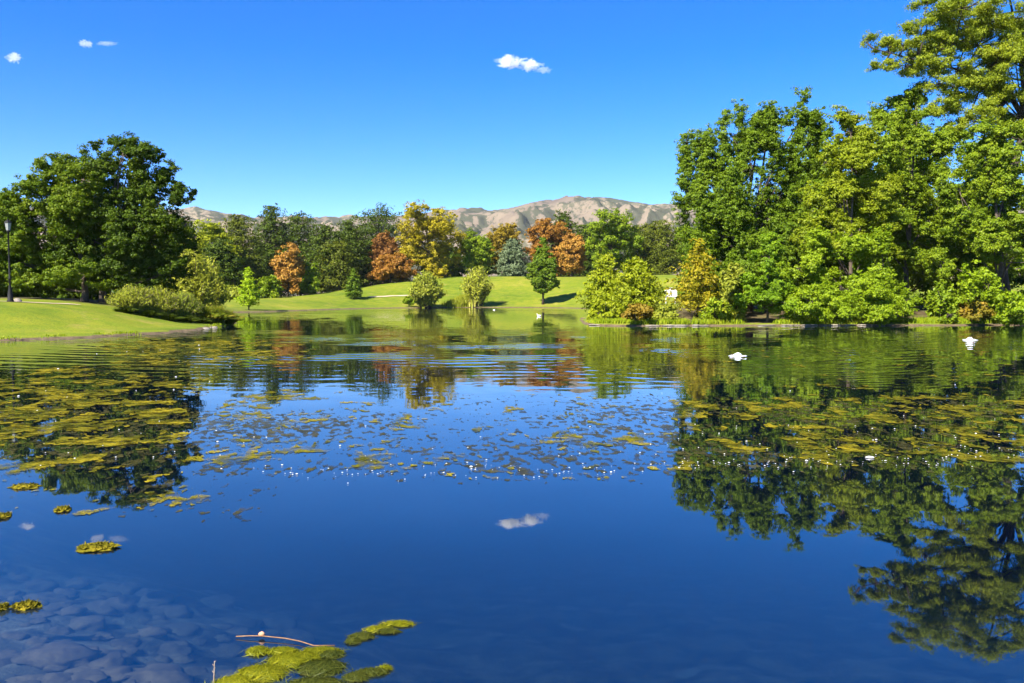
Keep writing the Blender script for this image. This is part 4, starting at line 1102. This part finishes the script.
lone_mat(2, 609, 10, 5, 3, 'tiny algae mat cut by the left edge over the stony shallows')
lone_mat(25, 487, 26, 4, 4, 'flat olive algae mat left of the oak reflection')
lone_mat(63, 510, 14, 4, 5, 'small olive algae mat left of the tip of the oak reflection')
lone_mat(3, 517, 12, 5, 6, 'small algae mat cut by the left edge beside the oak reflection')

# foreground weed raft
M_weed = leaf_mat('wet_weed_strand', (0.0341, 0.0495, 0.0060), (0.0930, 0.1056, 0.0100), (0.1860, 0.1782, 0.0200), .3)
M_weedd = leaf_mat('dark_weed_strand', (0.0108, 0.0182, 0.0080), (0.0270, 0.0358, 0.0120), (0.0600, 0.0650, 0.0200), .2)
M_wbase = mat_algae('weed_mass', [(.35, (.03, .04, .005)), (.5, (.10, .11, .008)), (.65, (.24, .22, .02))], 6, 40)
M_wdark = mat_algae('dark_weed_mass', [(.35, (.012, .018, .008)), (.5, (.035, .04, .012)), (.65, (.08, .08, .02))], 6, 40)
def weed(name, label, lumps, seed):
    """lumps: (px, py, rx, ry, height, bright, strands)"""
    rng = np.random.default_rng(seed)
    c0 = wat(lumps[0][0], lumps[0][1]); root = thing(name, label, 'water weed', (c0[0], c0[1], 0))
    gb, gd = Geo(), Geo(); sb_, sdk = Geo(), Geo()
    for q, (px, py, rx, ry, hh, br, n) in enumerate(lumps):
        c = wat(px, py); s = c[1] / F; rx *= .84; ry *= .78
        wy = (wat(px, py - ry)[1] - wat(px, py + ry)[1]) / 2
        hh *= .38
        V, T, Q = blob((c[0], c[1], 0), (rx * s, wy, hh), seed * 10 + q, 40, 18, .7, 2.6)
        V[:, 2] += .012 * (fbm(V * 40, 3, seed) - .5); V[:, 2] = np.maximum(V[:, 2], -.03)
        (gb if br else gd).add(V, T, Q)
        a = rng.uniform(0, 6.283, n); r_ = np.abs(rng.normal(.55, .36, n))
        top = hh * np.sqrt(np.maximum(0, 1 - r_ ** 2)) * .9
        P = np.stack([c[0] + np.cos(a) * r_ * rx * s, c[1] + np.sin(a) * r_ * wy, top + rng.random(n) * .012 + .003], 1)
        Nn = rng.normal(size=(n, 3)) * .16 + np.stack([np.cos(a) * r_ * .6, np.sin(a) * r_ * .6, 0 * a + 1.1], 1)
        Vl, Ql = leaves(P, Nn, .065, .0045, rng, .1); Vl[:, 2] = np.maximum(Vl[:, 2], .002)
        (sb_ if br else sdk).add(Vl, None, Ql)
    if gb.n: gb.build('weed_mass', M_wbase, root, True)
    if gd.n: gd.build('dark_weed_mass', M_wdark, root, True)
    if sb_.n: tag(sb_.build('weed_strands', M_weed, root), kind='stuff')
    if sdk.n: tag(sdk.build('dark_weed_strands', M_weedd, root), kind='stuff')
    return root
weed('water_weed', 'large green and yellow raft of water weed at the bottom edge', [(262, 674, 28, 10, .05, 1, 1500), (288, 662, 24, 9, .05, 1, 1200), (258, 652, 12, 4.5, .035, 1, 600), (282, 652, 18, 4, .025, 1, 600),
      (322, 668, 26, 10, .035, 0, 1400), (322, 652, 22, 4, .025, 1, 800), (235, 683, 22, 7, .04, 1, 800), (315, 685, 34, 8, .03, 0, 900), (304, 658, 20, 6, .03, 1, 700), (330, 655, 16, 4, .02, 0, 500)], 11)
weed('water_weed', 'slender diagonal wisp of water weed right of the raft, pale at its tip', [(398, 624.5, 18, 2.6, .02, 1, 500), (378, 630, 14, 3, .018, 1, 400), (362, 637, 13, 3.4, .02, 0, 600), (353, 642, 8, 2.5, .015, 0, 300), (388, 632, 14, 2, .01, 0, 250)], 12)
weed('water_weed', 'dark ragged strand of water weed at the bottom edge right of the raft', [(372, 673, 18, 3.5, .02, 0, 600), (356, 678, 14, 5, .02, 0, 500), (385, 669, 8, 2, .012, 1, 150)], 13)
# floating stem and upright twig
g = Geo(); M_twig = plain_mat('reddish_stem', (.16, .07, .03), (.30, .16, .06), 30, .7)
P = np.array([wat(*q) for q in [(236, 638), (250, 638.5), (262, 639), (285, 641), (300, 643.5), (314, 647.5), (335, 647)]]); P[:, 2] = [.01, .018, .02, .018, .015, .012, .01]
g.tube(P, .0035, 6)
st = g.build('floating_stem', M_twig, None, True, tuple(P[0])); tag(st, 'thin reddish stem floating beyond the weed raft with a small bud', 'stem')
c = wat(262, 638); V, T, Q = blob((c[0] - P[0][0], c[1] - P[0][1], .025 - P[0][2]), (.022, .014, .016), 3, 12, 8, .4)
g = Geo(); g.add(V + P[0], T, Q); g.build('bud', plain_mat('orange_bud', (.40, .16, .06), (.62, .36, .22), 60, .6), st, True)
c = wat(212, 686); b0 = np.array([c[0], c[1], -.05])
zt = at(214.5, 661, c[1] - .02)
g = Geo(); g.tube([b0, b0 * .5 + zt * .5 + [.004, 0, 0], zt], [.004, .0035, .002], 6)
for q in range(5):
    t_ = .55 + q * .1; cc = b0 * (1 - t_) + zt * t_; g.tube([cc, cc + [(-1) ** q * .009, 0, .012]], [.003, .001], 5)
tag(g.build('twig', plain_mat('dry_twig', (.22, .15, .10), (.42, .33, .24), 40, .8), None, True, tuple(b0)), 'dry seed stalk standing out of the water left of the weed raft', 'twig')

# stones lying on the shallow bed
rng = np.random.default_rng(98); g = Geo()
M_bed = plain_mat('silty_stone', (.05, .034, .02), (.18, .125, .07), 7, .95, bump=.02)
for q in range(330):
    y = rng.uniform(4.3, 8.4); x = -.45 * y + 1.6 - rng.random() ** .8 * (y * .62)
    r_ = rng.uniform(.035, .085) * (2.0 if rng.random() < .18 else 1.0)
    zb_ = hz(x, y); top_ = min(zb_ + r_ * .5, -.10)
    V, T, Q = blob((x, y, top_ - r_ * .45), (r_ * rng.uniform(.9, 1.6), r_ * rng.uniform(.7, 1.2), r_ * .45), q, 18, 12, .6, 2.2); V[:, 2] = np.minimum(V[:, 2], -.03); g.add(V, T, Q)
tag(g.build('submerged_stones', M_bed, None, True), 'brown silty stones showing through the shallow water at the bottom left', 'stones', None, 'stuff')

# ------------------------------------------------------------------ clouds
def cloud(px, py, wpx, hpx, seed, label, dens=.02):
    Yc = 7600.; c = at(px, py, Yc); s = Yc / F
    m, nt, out = new_mat('cloud_vapour')
    tc = N(nt, 'ShaderNodeTexCoord'); ob = tc.outputs['Object']
    vs = N(nt, 'ShaderNodeVolumePrincipled', inp={'Color': (1, 1, 1, 1), 'Anisotropy': 0., 'Density': dens})
    nt.links.new(vs.outputs[0], out.inputs['Volume'])
    rng = np.random.default_rng(seed + 900); g = Geo()
    V, T, Q = blob(c, (wpx * s * .5, wpx * s * .28, hpx * s * .45), seed, 60, 40, .9, 2.6)
    V = V + (np.stack([fbm(V / (hpx * s * .28) + k_ * 31, 4, seed + k_, .6) for k_ in range(3)], 1) - .5) * hpx * s * .7
    g.add(V, T, Q)
    return tag(g.build('cloud', m, None, True, tuple(c)), label, 'cloud')
cloud(510, 61.5, 25, 13, 1, 'brightest white puff of the cloud high above the orange maple', .016)
cloud(530, 65.5, 18, 11, 2, 'second white puff joined to the right of the brightest cloud', .018)
cloud(543, 70, 16, 6, 3, 'faint wisp trailing off the right end of the main cloud', .006)
cloud(14, 58, 13, 9, 4, 'small white cloud near the left edge of the sky', .016)
cloud(86, 44, 11, 7, 5, 'tiny white cloud above the big oak', .014)
cloud(107, 43.5, 17, 4, 6, 'faint thin wisp right of the tiny cloud', .005)

# ------------------------------------------------------------------ haze
m, nt, out = new_mat('air_haze')
vp = N(nt, 'ShaderNodeVolumePrincipled', inp={'Color': (.80, .88, 1, 1), 'Density': .00004, 'Anisotropy': 0.}); nt.links.new(vp.outputs[0], out.inputs['Volume'])
g = Geo(); g.box((-7000, -900, -8), (7000, 7400, 385))
hb = g.build('haze', m); tag(hb, 'thin bluish summer haze lying over the park and hills', 'haze', None, 'stuff')
